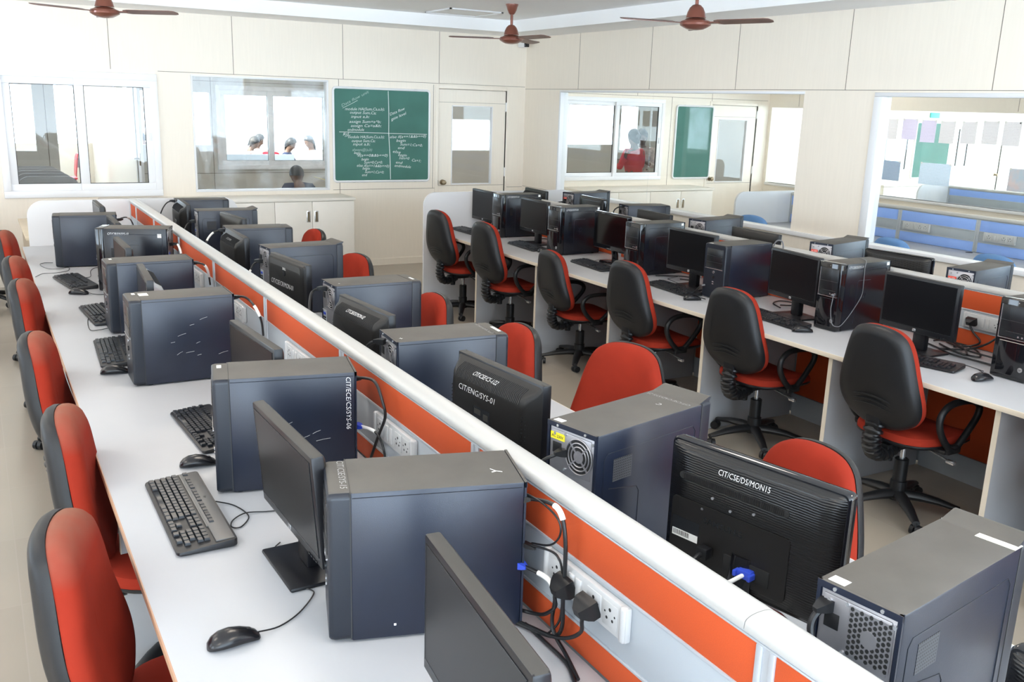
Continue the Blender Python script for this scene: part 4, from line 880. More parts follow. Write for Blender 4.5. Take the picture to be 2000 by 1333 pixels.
# ================================================================== MONITORS (screen faces local -x, foot centre at the origin)
def make_monitor(kind):
    t = thing('monitor', 'monitor', 'monitor', (0, 0, .75)); w, z0, z1 = .455, (.055 if kind == 'ribbed' else .105), .392; hw = w / 2
    zb = {'hp': .030, 'samsung': .035, 'hump': .028, 'dell': .028, 'ribbed': .03, 'flat': .03}[kind]
    glossy = kind in ('samsung', 'ribbed'); bm_ = M['gloss'] if glossy else M['bezel']
    mb = MB()
    if kind in ('samsung', 'ribbed'):
        P = rrect(-hw, hw, z0, z1, .014); P = [(y, z - (.018 * math.cos(y / hw * PI / 2) if z < z0 + .05 else 0)) for y, z in P]
        mb.loft([[(x, y * s, .25 + (z - .25) * s) for y, z in P] for x, s in ((-.014, .985), (-.018, .97), (-.014, .995), (-.006, 1), (.012, 1), (.018, .985))][1:])
    else: mb.box((-.018, -hw, z0), (.014, hw, z1), .005, 2)
    bz = mb.build('bezel', [bm_, M['mon_dust']], t, up_mi=(None if glossy else 1))
    mb = MB(); mb.box((-.0195, -hw + .016, z0 + zb), (-.0175, hw - .016, z1 - .016)); mb.build('screen', M['screen_gloss'] if glossy else M['screen'], t)
    mb = MB(); b = .0185
    for q in ((-hw + .013, z0 + zb - .003, hw - .013, z0 + zb), (-hw + .013, z1 - .016, hw - .013, z1 - .0145), (-hw + .0145, z0 + zb, -hw + .016, z1 - .016), (hw - .016, z0 + zb, hw - .0145, z1 - .016)): mb.box((-.020, q[0], q[1]), (-.017, q[2], q[3]))
    mb.build('screen_rim', M['bay'], bz)
    if kind in ('hp', 'flat'):
        mb = MB(); mb.box((-.0195, .003 - .010, z0 + .008), (-.0175, .003 + .010, z0 + .022), .002); bd = mb.build('badge', M['badge'], bz)
        text('badge_letters', 'hp', M['black_ink'], bd, (-.0198, .009, z0 + .0115), (0, -1, 0), (0, 0, 1), width=.012, bold=0, shear=.3)
    if kind == 'samsung': text('badge_letters', 'SAMSUNG', M['badge'], bz, (-.0192, .03, z0 + .006), (0, -1, 0), (0, 0, 1), width=.06, height=.009, bold=.01, shear=0)
    for k in range(4):
        mb = MB(); mb.box((-.0205, -hw + .03 + .016 * k, z0 + .006), (-.017, -hw + .040 + .016 * k, z0 + .010)); mb.build('button', M['bay'], bz)
    # back
    def dome(rings, m, name='back_shell', up=None, ang=38):
        mb = MB(); mb.loft([[(x, y, z) for y, z in rrect(-a, a, c, d, r)] for x, a, c, d, r in rings]); return mb.build(name, m, t, ang=ang, up_mi=up)
    if kind in ('hp', 'flat'):
        dome([(.013, hw - .004, z0 + .004, z1 - .004, .012), (.020, hw - .012, z0 + .012, z1 - .010, .014), (.026, hw - .05, z0 + .03, z1 - .05, .02)], [M['mon_back'], M['mon_dust']])
        dome([(.024, .12, .12, .29, .02), (.044, .11, .125, .27, .02)], M['mon_back'], 'electronics_bulge')
    elif kind in ('ribbed', 'samsung'):
        bs = dome([(.014, hw - .002, z0 + .002, z1 - .003, .014), (.026, hw - .012, z0 + .008, z1 - .012, .018), (.036, hw - .05, z0 + .02, z1 - .03, .03)], M['ribbed'])
        mb = MB(); mb.prism(rrect(-.185, .105, .298, .316, .0085), .0, .0035, Matrix(((0, 0, 1, .0345), (1, 0, 0, 0), (0, 1, 0, 0), (0, 0, 0, 1)))); sl = mb.build('vent_slot', M['hole'], bs)
        mb = MB()
        for k in range(54): yy = -.172 + .264 * k / 53; mb.box((.036, yy - .0012, .3), (.0392, yy + .0012, .314))
        mb.build('vent_fins', M['mon_back'], sl)
        mb = MB(); mb.prism(rrect(-.200, .115, .088, .248, .012), 0, .004, Matrix(((0, 0, 1, .0345), (1, 0, 0, 0), (0, 1, 0, 0), (0, 0, 0, 1)))); cp = mb.build('connector_panel', M['mon_back'], bs)
        text('embossed_letters', 'SAMSUNG', M['bay'], cp, (.0388, -.108, .205), (0, 1, 0), (0, 0, 1), width=.105, height=.022, bold=.01, shear=0)
        mb = MB(); mb.box((.0382, -.195, .142), (.0390, -.118, .196)); mb.build('rating_label', M['bay'], cp)
        mb = MB(); mb.box((.0388, -.193, .143), (.0394, -.120, .162)); rl = mb.build('barcode_label', M['tag'], cp)
        mb = MB(); yy = -.190
        while yy < -.145: ww = random.choice((.0008, .0014, .002)); mb.box((.0393, yy, .147), (.0396, yy + ww, .160)); yy += ww + .0013
        mb.build('barcode', M['black_ink'], rl)
        mb = MB(); mb.box((.037, -.045, .108), (.041, .075, .150), .002); mb.build('port_recess', M['hole'], cp)
        for yy, zz in ((-.09, .275), (.02, .275), (-.04, .260), (-.115, .238)):
            mb = MB(); mb.cyl((.036, yy, zz), (.0385, yy, zz), .0035, n=10); mb.build('screw', M['badge'], bs)
        mb = MB(); mb.box((.038, .005, .118), (.062, .039, .139), .003); mb.box((.045, -.001, .121), (.070, .007, .136), .002); mb.box((.045, .037, .121), (.070, .045, .136), .002); vg = mb.build('video_plug', M['vga'], t)
        mb = MB(); mb.tube([(.06, .022, .128), (.085, .012, .118), (.10, -.008, .098), (.115, -.04, .05)], .005, 8, sm=4); mb.build('white_cable', M['tag'], vg)
        mb = MB(); mb.box((.038, -.105, .122), (.066, -.075, .152), .005); mb.tube([(.06, -.09, .137), (.085, -.092, .130), (.10, -.097, .10), (.105, -.105, .05)], .006, 8, sm=4); mb.build('power_plug', M['rubber'], t)
    elif kind == 'hump':
        bs = dome([(.013, hw - .003, z0 + .003, z1 - .006, .012), (.022, hw - .012, z0 + .012, z1 - .022, .014), (.050, hw - .03, z0 + .02, z1 - .040, .022), (.062, hw - .045, z0 + .03, z1 - .065, .03)], [M['mon_back'], M['mon_dust']])
        mb = MB()
        for k in range(44): yy = -.17 + .34 * k / 43; mb.tube([(.0235, yy, z1 - .0225), (.0510, yy, z1 - .0400), (.0625, yy, z1 - .064)], .0009, 5)
        mb.build('vent_fins', M['bay'], bs)
        for s in (-1, 1):
            mb = MB()
            for i in range(4):
                for j in range(12): yy = s * (hw - .038 + .006 * i); mb.box((.058 - .010 * i, yy - .001, .16 + .012 * j), (.0615 - .010 * i, yy + .001, .163 + .012 * j))
            mb.build('vent_holes', M['bay'], bs)
        mb = MB(); mb.box((.0615, -.06, .16), (.0626, .03, .26)); mb.build('rating_label', M['bay'], bs)
        for q in ((-.055, .235, -.02, .252), (-.005, .225, .02, .245)):
            mb = MB(); mb.box((.0624, q[0], q[1]), (.0632, q[2], q[3])); mb.build('label_print', M['mon_dust'], bs)
    elif kind == 'dell':
        bs = dome([(.013, hw - .003, z0 + .003, z1 - .004, .014), (.024, hw - .006, z0 + .008, z1 - .012, .018), (.032, hw - .03, z0 + .03, z1 - .05, .03)], [M['mon_back']])
        mb = MB(); mb.prism(rrect(-.19, .19, .30, .372, .014), 0, .003, Matrix(((0, 0, 1, .0285), (1, 0, 0, 0), (0, 1, 0, 0), (0, 0, 0, 1)))); mb.build('dotted_band', M['dotband'], bs)
        mb = MB(); mb.lathe([(.016, 0), (.016, .002), (.013, .003), (.005, .0025)], 24, Matrix.Translation((.032, 0, .318)) @ Matrix.Rotation(PI / 2, 4, 'Y')); mb.build('badge', M['bay'], bs)
        text('badge_letters', 'DELL', M['tag'], bs, (.0328, -.02, .334), (0, 1, 0), (0, 0, 1), width=.04, height=.016, bold=.02, shear=0)
    # stand
    if kind in ('samsung', 'ribbed'):
        mb = MB(); mb.lathe([(.03, 0), (.125, 0), (.128, .004), (.118, .010), (.06, .016), (.03, .018)], 40, Matrix.Translation((.02, 0, 0)) @ Matrix.Diagonal((.72, 1, 1, 1))); mb.build('foot', M['gloss'], t)
        mb = MB(); mb.loft([[(x + .022 * math.cos(a), .032 * math.sin(a), z) for a in [2 * PI * k / 16 for k in range(16)]] for x, z in ((.045, .012), (.042, .06), (.030, .11), (.026, .16))]); mb.build('neck', M['gloss'], t)
    else:
        fa = -.11 if kind == 'flat' else -.07 if kind in ('hump', 'dell') else -.05; mb = MB(); mb.box((fa, -.12, 0), (fa + .175 - (.03 if kind == 'flat' else 0), .12, .012), .006, 2); ft = mb.build('foot', M['bezel'], t)
        mb = MB(); mb.box((.022, -.038, .01), (.06, .038, .20), .008); mb.build('neck', M['bezel'], t)
        if kind == 'flat': pass
    return t
M['dotband'] = grid_dots('dotted_plastic', (.05, .048, .046), (.012, .012, .012), 180, .3, .5)
MO = {'M5':('hp',0.606,2.168,1.6,0.466),'M6':('hp',0.650,1.233,-6.0,0.488),'M4':('hp',0.771,3.134,3.9,0.475),'M3':('silver',0.618,4.479,-3.3,0.460),'M2':('hp',0.649,5.441,0.8,0.442),'M1':('flat',0.733,6.48,-0.0,0.44),'M0':('flat',0.751,7.45,0.4,0.452),
'R6':('ribbed',1.505,1.470,12.4,0.483),'R5':('hump',1.341,2.425,5.3,0.471),'R4':('hump',1.283,3.446,4.9,0.457),'R3':('dell',1.327,4.620,6.2,0.465),'R2':('hump',1.300,5.63,-0.0,0.455),'R1':('flat',1.495,6.490,6.0,0.449),'R0':('hump',1.332,7.42,-2.6,0.454),'R7':('ribbed',1.325,0.500,-0.0,0.455),
'A5':('hp',4.152,3.024,-1.2,0.453),'A4':('hp',4.165,3.90,-7.6,0.44),'A3':('hp',4.19,4.86,1.7,0.473),'A2':('samsung',4.270,5.910,-0.7,0.464),'A1':('hp',4.21,6.98,0,0.455),'A0':('hp',4.17,7.85,0,0.44),
'B0':('hump',4.735,7.86,-4.4,0.454),'B1':('ribbed',4.862,7.06,-5.5,0.456),'B2':('flat',4.672,5.90,-2.8,0.452),'B3':('flat',4.668,4.76,-0.9,0.465),'B4':('ribbed',4.785,3.68,4.5,0.456)}
ML = {'M6': 'nearest monitor with its screen facing left, cut off by the bottom edge', 'M5': 'dark monitor on a square foot between the two nearest left towers', 'M4': 'monitor with a light top edge between second and third nearest left towers', 'M3': 'monitor with a silver curved back in front of the fourth nearest left tower', 'M2': 'thin monitor edge in front of the askew left tower', 'M1': 'small monitor corner showing behind the askew left tower', 'M0': 'tiny monitor corner above the farthest left tower',
 'R6': 'large black ribbed monitor back with white handwriting and a blue video plug', 'R5': 'black monitor back with white handwriting on two lines above the near partition', 'R4': 'chunky black monitor back with faint handwriting, third nearest past the partition', 'R3': 'black monitor back with a round badge and dotted band', 'R2': 'brown looking monitor back before the tower with the square side vent', 'R1': 'dusty monitor top second farthest past the near partition', 'R0': 'shiny rounded monitor back between the two farthest towers past the near partition', 'R7': 'ribbed monitor back corner at the bottom right picture edge',
 'A5': 'wide black screen nearest on the right row, tangled cables behind it', 'A4': 'wide black screen on a square foot left of the tower with the earphone cord', 'A3': 'wide black screen left of the plain black tower in the right row', 'A2': 'glossy black screen with a curved chin on an oval foot', 'A1': 'black screen half hidden behind the second farthest right row tower', 'A0': 'grey screen farthest along the right row by the white end panel',
 'B0': 'dark monitor back farthest beyond the right partition', 'B1': 'monitor back with a dark slot beside the farthest tower beyond the right partition', 'B2': 'flat monitor back with faint lettering beyond the right partition beside a silver rear plate', 'B3': 'flat black monitor back with white lettering below the white pillar', 'B4': 'ribbed monitor back with a slot between the two red sticker towers'}
MG = {'M': 'monitors on the left desk', 'R': 'monitors just past the near partition', 'A': 'screens on the right hand desk', 'B': 'monitors beyond the right partition'}
PM = {k: make_monitor(k) for k in ('hp', 'ribbed', 'hump', 'dell', 'samsung', 'flat')}; PMu = {k: 0 for k in PM}
MOo = {}
for n, (k, x, y, a, w) in MO.items():
    kk = 'hump' if k == 'silver' else k; ar = R(a); off = {'M': .018, 'A': .018}.get(n[0], .016 if kk in ('hp', 'flat') else .026 if kk == 'dell' else .03)
    o = place(PM[kk], PMu[kk], (x + off * math.cos(ar), y + off * math.sin(ar), .75), ar + (PI if n[0] in 'RB' else 0), ML[n], (1, w / .455, 1), MG[n[0]]); PMu[kk] = 1; MOo[n] = o
def tilt(n, deg):
    q = Matrix.Translation((0, 0, .25)) @ Matrix.Rotation(R(deg), 4, 'Y') @ Matrix.Translation((0, 0, -.25))
    for ch in MOo[n].children:
        if ch.name.split('.')[0] in ('bezel', 'screen', 'back_shell', 'electronics_bulge'): ch.matrix_local = q
tilt('M5', -4.5)
for o in MOo['M3'].children:
    if o.name.startswith('back_shell'):
        o.data = o.data.copy(); o.data.materials[0] = M['bezel_grey']; o['label'] = 'silver back shell'
def mon_text(n, s, y0, z, w, h, x, m='ink', uy=(0, 0, 1)): text('marker_lettering', s, M[m], MOo[n], (x, y0, z), (0, 1, 0), uy, width=w, height=h, bold=-.010, shear=.2)
mon_text('R6', 'CIT/CSE/DS/MON15', -.08, .340, .135, .022, .0368)
mon_text('R5', 'CIT/CSE/CS-1/22', -.085, .3515, .13, .024, .0530, uy=(-.84, 0, .54)); mon_text('R5', 'CIT/ENG/SYS-01', -.145, .292, .20, .028, .0628)
mon_text('R4', 'CIT/CSE/DS/MON-02', -.08, .3515, .16, .024, .0530, uy=(-.84, 0, .54)); mon_text('R3', 'CIT/CSE/CR/MON-01', -.17, .245, .28, .036, .0328)
mon_text('R2', 'CIT/CSE/MON-04', -.06, .3515, .11, .020, .0530, 'ink_faint', uy=(-.84, 0, .54))
for n, s in (('B2', 'CIT/CSE/DS/MON-07'), ('B3', 'CIT/CSE/DS/MON-08')): mon_text(n, s, -.10, .362, .15, .018, .0235 if 0 else .0225, 'ink_faint' if n == 'B2' else 'ink', uy=(-.3, 0, 1))
mon_text('B4', 'CIT/CSE/DS/MON-09', -.07, .358, .13, .018, .0275, 'ink_faint', uy=(-.35, 0, 1))
mb = MB(); mb.box((.06, -.10, .0185), (.085, .10, .0195)); q = mb.build('paper_strip', M['tag'], MOo['R6'])

# ================================================================== KEYBOARDS AND MICE
def make_keyboard(silver):
    t = thing('keyboard', 'keyboard', 'keyboard', (0, 0, .75)); hx, hy = .08, .235
    mb = MB(); P = rrect(-hy, hy, -hx, hx, .012)
    mb.loft([[(x * s, y * s2, z + .006 * (x / hx) * (1 if z > .008 else 0)) for y, x in P] for z, s, s2 in ((.002, .96, .985), (.006, 1, 1), (.014, 1, 1), (.018, .985, .993))]); body = mb.build('body', M['kbd_body'], t)
    if silver:
        mb = MB(); mb.box((.024, -hy + .012, .0195), (hx - .006, hy - .012, .0245), .0015); mb.box((.020, -hy + .1, .0185), (.026, hy - .012, .0235)); ss = mb.build('silver_strip', M['kbd_silver'], t)
        text('strip_letters', 'hp', M['black_ink'], ss, (.055, .05, .0248), (0, -1, 0), (1, 0, 0), width=.014, height=.011, bold=.02, shear=.2)
    def keys(name, cells, zt=.0265):
        mb = MB()
        for x, y, wx, wy in cells:
            z = .0175 + .006 * x / hx; mb.loft([[(x + a * wx / 2 * s, y + b * wy / 2 * s, z + zz) for a, b in ((-1, -1), (1, -1), (1, 1), (-1, 1))] for s, zz in ((.93, 0), (.92, .003), (.74, .0085))])
        mb.build(name, M['key'], t)
    p = .0197; y0 = hy - .019; x0 = -.062; sx = (.0168 if silver else .0185)
    main = []
    for r in range(5):
        xx = x0 + r * sx
        if r == 0:
            y = y0
            for wk in (1.3, 1.2, 1.2, 5.6, 1.2, 1.2, 1.2, 1.3): main.append((xx, y - wk * p / 2 + p / 2, sx, wk * p)); y -= wk * p
        else:
            first = {1: 2.1, 2: 1.75, 3: 1.5, 4: 1.0}[r]; n = {1: 10, 2: 11, 3: 12, 4: 12}[r]; y = y0
            main.append((xx, y - first * p / 2 + p / 2, sx, first * p)); y -= first * p
            for k in range(n): main.append((xx, y, sx, p)); y -= p
            last = 14.2 - first - n; main.append((xx, y - last * p / 2 + p / 2, sx, last * p))
    keys('main_keys', main)
    ys = y0 - 14.6 * p; nav = []
    for r in (3, 4):
        for k in range(3): nav.append((x0 + r * sx, ys - k * p, sx, p))
    for k in range(3): nav.append((x0, ys - k * p, sx, p))
    nav.append((x0 + sx, ys - p, sx, p)); keys('navigation_keys', nav)
    yn = ys - 3.4 * p; num = []
    for r in range(5):
        for k in range(4):
            if r == 0 and k == 1: continue
            if k == 3 and r in (0, 2): continue
            num.append((x0 + r * sx, yn - k * p, sx, p))
    keys('number_pad', num)
    fx_ = .046 if silver else x0 + 5.45 * sx; fk = [(fx_ - (.008 if silver else 0), y0, sx, p)]
    for g in range(3):
        for k in range(4): fk.append((fx_ - (.008 if silver else 0), y0 - 2 * p - g * 4.5 * p - k * p, sx * .9, p))
    for k in range(3): fk.append((fx_ - (.008 if silver else 0), ys - k * p, sx * .9, p))
    keys('function_keys', fk)
    return t
def cable_on(root, pts, r=.0022, name='cable', m='cable'):
    """a cord belonging to the thing: points given in the room, stored in the thing's own frame"""
    mw = Matrix.Translation(root.location) @ root.rotation_euler.to_matrix().to_4x4() @ Matrix.Diagonal((*root.scale, 1)); iv = mw.inverted()
    mb = MB(); mb.tube([iv @ Vector(p) for p in pts], r, 7, sm=5); return mb.build(name, M[m], root)
KS = make_keyboard(True); KB = make_keyboard(False); ku = 0; KO = {}
for n, x, y, a, lab, s in (('k4', .645, 3.31, 3, 'black keyboard half hidden by the second nearest left tower', (.95, 1.0, 1)), ('k3', .492, 4.545, -2.5, 'black keyboard with a mouse at its near end, beside the third nearest left tower', (1, 1.06, 1)), ('k2', .530, 5.38, 4, 'black keyboard beside the fourth nearest left tower, a cord loop at its near end', (1, 1.02, 1)), ('k1', .488, 6.40, 9, 'black keyboard lying slanted near the far end of the left desk', (.98, 1.03, 1)),
  ('a1', 4.03, 7.86, 0, 'keyboard tip at the far end of the right desk', None), ('a2', 4.075, 6.84, -3, 'black keyboard before the half hidden screen of the right row', None), ('a3', 4.065, 5.82, -4, 'black keyboard in front of the screen with the oval foot', None), ('a4', 4.052, 4.84, -4, 'black keyboard between a mouse and the third screen of the right row', None), ('a5', 4.02, 3.87, -4, 'black keyboard mostly hidden by a chair back, beside a mouse', None), ('a6', 3.995, 2.90, 15, 'black keyboard in front of the nearest wide screen of the right row', None), ('r5', 1.80, 2.52, 180, 'keyboard corner showing between the monitor back and the yellow sticker tower', None)):
    o = place(KB, ku, (x, y, .7505), R(a), lab, s, 'plain black keyboards'); ku = 1; KO[n] = o
o = place(KS, 0, (.446, 2.617, .7505), R(0), 'black keyboard with a silver strip, nearest on the left desk', (1.0, 1.13, 1)); KO['k5'] = o
def make_mouse():
    t = thing('computer_mouse', 'mouse', 'mouse', (0, 0, .75)); rings = []
    for x, w, h in ((-.058, .004, .006), (-.055, .016, .016), (-.045, .025, .027), (-.028, .031, .035), (-.005, .031, .038), (.018, .028, .034), (.038, .026, .026), (.052, .022, .017), (.058, .012, .010)):
        rings.append([(x, w * math.cos(a), max(.001, h * .42 + h * .58 * math.sin(a) if math.sin(a) > 0 else h * .42 + h * .42 * math.sin(a))) for a in [2 * PI * k / 24 for k in range(24)]])
    mb = MB(); mb.loft(rings); mb.build('body', M['mouse'], t, ang=70)
    mb = MB(); mb.cyl((.034, -.0035, .0215), (.034, .0035, .0215), .0085, n=16); mb.build('wheel', M['rubber'], t)
    mb = MB(); mb.tube([(.055, 0, .013), (.036, 0, .0275), (.018, 0, .0348), (.0, 0, .0382)], .0007, 5); mb.build('button_seam', M['hole'], t)
    return t
MS = make_mouse(); mu = 0; MSO = {}
for n, x, y, a, lab in (('m5', .402, 1.890, 3, 'black mouse alone on the white desk in the near foreground'), ('m4', .548, 2.985, -9, 'black mouse at the near end of the half hidden left keyboard'), ('m2', .446, 4.205, -10, 'black mouse beside the third nearest left tower'), ('m1', .475, 6.035, -30, 'black mouse with a silver top near the far end of the left desk'),
  ('a2', 4.075, 6.565, 0, 'black mouse beside the second farthest right row tower'), ('a4', 3.945, 4.52, -20, 'black mouse beside the plain black tower of the right row'), ('a5', 3.95, 3.585, -30, 'black mouse in front of the tower with the earphone cord'), ('a6', 4.015, 2.53, -5, 'black mouse in front of the tower cut off by the right edge')):
    o = place(MS, mu, (x, y, .7505), R(a), lab, None, 'black computer mice'); mu = 1; MSO[n] = o
for n, pts in {'m5':[(0.459,1.894,.762),(0.510,1.908,.754),(0.569,1.946,.754),(0.624,2.011,.754),(0.624,2.039,.754),(0.596,2.075,.754),(0.582,2.161,.754),(0.59,2.22,.754),(.60,2.28,.756),(.63,2.32,.754)],
  'm1':[(.524,6.007,.762),(.555,5.99,.754),(.60,5.96,.754),(.66,5.97,.754)], 'm2':[(.503,4.195,.762),(.53,4.20,.754),(.56,4.23,.754),(.62,4.26,.754)], 'm4':[(.605,2.976,.762),(.64,2.97,.754),(.70,3.0,.754)],
  'a4':[(3.998,4.50,.762),(4.04,4.50,.754),(4.06,4.62,.754),(4.03,4.70,.782),(3.98,4.69,.782),(3.96,4.64,.754)], 'a5':[(4.0,3.556,.762),(4.04,3.6,.754),(4.10,3.72,.754),(4.16,3.80,.768),(4.22,3.85,.768)], 'a6':[(4.072,2.525,.762),(4.10,2.54,.754),(4.13,2.60,.754),(4.17,2.66,.754)], 'a2':[(4.131,6.565,.762),(4.16,6.58,.754),(4.2,6.62,.754)]}.items(): cable_on(MSO[n], pts, .0019)
for n, pts in {'k5':[(0.523,2.656,.762),(0.574,2.619,.754),(0.595,2.549,.754),(0.591,2.505,.754),(0.558,2.461,.754),(0.536,2.473,.754),(0.549,2.514,.754),(0.592,2.539,.758),(0.65,2.531,.754),(0.70,2.521,.754)],
  'k1':[(.558,6.50,.764),(.60,6.60,.754),(.62,6.80,.754),(.66,6.92,.754),(.70,6.93,.754)], 'k2':[(.50,5.42,.764),(.463,5.36,.754),(.442,5.22,.754),(.438,5.05,.754),(.48,5.04,.754),(.52,5.06,.754)],
  'a6':[(4.08,2.93,.764),(4.15,2.88,.754),(4.18,2.75,.754),(4.16,2.62,.754)], 'a3':[(4.14,5.83,.764),(4.19,5.9,.754),(4.22,6.02,.754),(4.3,6.05,.754)], 'a4':[(4.17,4.86,.764),(4.20,5.05,.770),(4.28,5.18,.754),(4.40,5.22,.754)]}.items(): cable_on(KO[n], pts, .0019)

# ================================================================== CABLES
def cord(name, label, pts, r=.004, m='cable', plug0=None, plug1=None, sleeve=None, group=None, sm=5):
    """loose cord in the room; plug0/plug1 = (direction, half width, length, material, part name)"""
    t = thing(name, label, 'cable', pts[0], 0, group); o = Vector(pts[0])
    mb = MB(); mb.tube([Vector(p) - o for p in pts], r, 8, sm=sm); mb.build('cord', M[m], t)
    for pl, p in ((plug0, pts[0]), (plug1, pts[-1])):
        if pl:
            d, hw, L, pm, pn = pl; d = Vector(d).normalized(); q = Vector(p) - o; s = Vector((0, 0, 1)); s = (s - d * s.dot(d)).normalized(); w = d.cross(s); rings = []
            for e, k in ((0, 1.0), (.45, 1.0), (.7, .8), (1.0, .42)):
                rings.append([q + d * L * e + (s * hw * k * (1 if j in (0, 1, 7) else -1 if j in (3, 4, 5) else 0) * (.75 if j in (0, 4) else .75) + w * hw * k * (1 if j in (1, 2, 3) else -1 if j in (5, 6, 7) else 0)) for j in range(8)])
            mb = MB(); mb.loft(rings); mb.build(pn, M[pm], t)
    if sleeve:
        a, b = sleeve; S = smooth([Vector(p) - o for p in pts], 8); n = len(S) - 1; mb = MB(); mb.tube(S[int(a * n):max(int(b * n), int(a * n) + 2)], r * 1.35, 8); mb.build('paper_sleeve', M['tag'], t)
    return t
IEC = lambda d: (d, .012, .05, 'rubber', 'plug'); VG = lambda d: (d, .011, .034, 'vga', 'plug'); BS = lambda d: (d, .027, .042, 'rubber', 'plug')
cord('power_cable', 'thick black power cord with a white sleeve hanging behind the nearest left tower', [(1.008,1.70,1.060),(1.024,1.640,1.078),(1.027,1.575,1.092),(1.031,1.545,1.078),(1.034,1.531,1.032),(1.038,1.532,.97),(1.041,1.538,.879),(1.043,1.540,.807),(1.035,1.56,.775),(1.02,1.62,.762),(1.0,1.68,.757)], .0048, plug0=IEC((.3, -1, .3)), sleeve=(.22, .34))
cord('power_cable', 'thin black cord looping above the socket plate behind the nearest left tower', [(1.02,1.672,1.079),(1.022,1.608,1.082),(1.024,1.547,1.069),(1.026,1.539,1.036),(1.028,1.579,.993),(1.03,1.66,.961)], .0024)
cord('usb_cable', 'black cord with a slim plug behind the nearest left tower', [(1.015,1.672,.958),(1.034,1.587,.974),(1.038,1.556,.966),(1.041,1.547,.94),(1.043,1.545,.90),(1.043,1.55,.82),(1.03,1.58,.77)], .0028, plug0=((.2, -1, .05), .007, .04, 'rubber', 'plug'))
cord('video_cable', 'video cord with a blue plug behind the nearest left tower', [(1.005,1.685,.906),(1.03,1.60,.906),(1.034,1.569,.891),(1.036,1.563,.862),(1.037,1.572,.812),(1.036,1.557,.781),(1.03,1.50,.765),(1.01,1.42,.757)], .0045, plug0=VG((.25, -1, 0)), sleeve=(.12, .3))
cord('power_cable', 'black cord from the front plug of the nearest socket plate', [(1.049,1.440,.916),(1.030,1.440,.905),(1.026,1.441,.880),(1.034,1.453,.846),(1.034,1.495,.808),(1.03,1.552,.780),(1.02,1.625,.765),(1.0,1.70,.757)], .0045, plug0=BS((-1, 0, -.35)))
cord('power_cable', 'black cord from the rear plug of the nearest socket plate', [(1.049,1.531,.919),(1.030,1.54,.905),(1.030,1.555,.88),(1.034,1.558,.85),(1.034,1.60,.810),(1.03,1.645,.790),(1.01,1.70,.78)], .0045, plug0=BS((-1, 0, -.35)))
cord('power_cable', 'black cord trailing on the desk towards us beside the orange panel', [(1.02,1.66,.757),(1.022,1.56,.757),(1.02,1.48,.757),(1.0,1.42,.757),(.985,1.37,.757),(.965,1.30,.757),(.955,1.26,.757)], .0046)
cord('power_cable', 'black power cord arching down behind the tower with vertical lettering', [(.985,2.735,1.065),(1.007,2.66,1.085),(1.013,2.585,1.090),(1.02,2.545,1.041),(1.027,2.54,.99),(1.033,2.609,.908),(1.038,2.690,.803)], .0048, plug0=IEC((.4, -1, .2)))
cord('video_cable', 'video cord with a blue plug behind the tower with vertical lettering', [(.99,2.700,.918),(1.025,2.62,.916),(1.03,2.56,.875),(1.035,2.57,.80),(1.02,2.62,.76)], .004, plug0=VG((.35, -1, 0)), sleeve=(.05, .3))
cord('power_cable', 'white sleeved power cord behind the scratched left tower', [(.912,4.03,1.085),(.958,3.968,1.097),(.985,3.915,1.067),(1.012,3.913,1.003),(1.036,3.977,.918)], .005, plug0=IEC((.8, -.6, .15)), sleeve=(.5, .72))
cord('power_cable', 'white sleeved power cord behind the fourth nearest left tower', [(.940,5.0,1.080),(.98,4.91,1.087),(1.01,4.94,1.043),(1.036,5.025,.955)], .005, plug0=IEC((.7, -.7, .1)), sleeve=(.45, .85))
cord('power_cable', 'short power cord behind the askew left tower', [(1.012,5.99,1.035),(1.03,5.901,1.051),(1.036,5.82,1.018),(1.04,5.81,.95)], .005, plug0=IEC((.5, -.8, .1)), sleeve=(.45, .8))
cord('power_cable', 'power cord behind the farthest left tower', [(.845,7.12,1.056),(.93,7.30,1.05),(1.0,7.55,.99),(1.03,7.6,.90)], .005, plug0=IEC((1, .5, 0)), sleeve=(.4, .6))
for lab, pts, d, sl in (('power cord curling from the farthest tower past the near partition', [(1.402,7.99,1.087),(1.343,7.977,1.081),(1.297,7.951,1.036),(1.25,7.86,.97)], (-1, 0, .1), None), ('white sleeved power cord from the third farthest tower past the partition', [(1.378,6.15,1.086),(1.323,6.165,1.079),(1.287,6.16,1.057),(1.25,6.11,1.02),(1.24,6.08,.95)], (-1, 0, .1), (.35, .75)),
  ('power cord from the second farthest tower past the near partition', [(1.352,6.95,1.048),(1.3,6.935,1.039),(1.25,6.82,1.005),(1.24,6.8,.9)], (-1, 0, .1), None), ('white sleeved power cord from the tower with the square side vent', [(1.343,5.12,1.05),(1.303,5.14,1.035),(1.277,5.126,1.00),(1.25,5.066,.97),(1.245,5.05,.88)], (-1, 0, .1), (.5, .8)),
  ('thick black power cord of the grey looking middle tower', [(1.372,4.11,1.079),(1.323,4.13,1.072),(1.287,4.088,1.05),(1.25,3.992,.996),(1.24,3.97,.9)], (-1, .1, .1), None), ('thick black power cord of the tower with the plus mark', [(1.236,3.06,1.085),(1.215,3.13,1.068),(1.205,3.165,1.039),(1.20,3.159,1.0),(1.20,3.15,.92)], (-.6, .6, 0), None),
  ('black power plug and cord of the tower with the yellow sticker', [(1.268,1.872,1.074),(1.222,1.890,1.060),(1.195,1.908,1.035),(1.19,1.92,.98)], (-1, .2, -.1), None), ('thick black power plug and cord of the honeycomb vent tower', [(1.247,.990,1.104),(1.215,.996,1.088),(1.200,.996,1.065),(1.195,.985,1.03),(1.195,.98,.95)], (-1, .1, -.2), None)):
    cord('power_cable', lab, pts, .0065 if 'thick' in lab else .005, plug0=(d, .0135, .045, 'rubber', 'plug'), sleeve=sl)
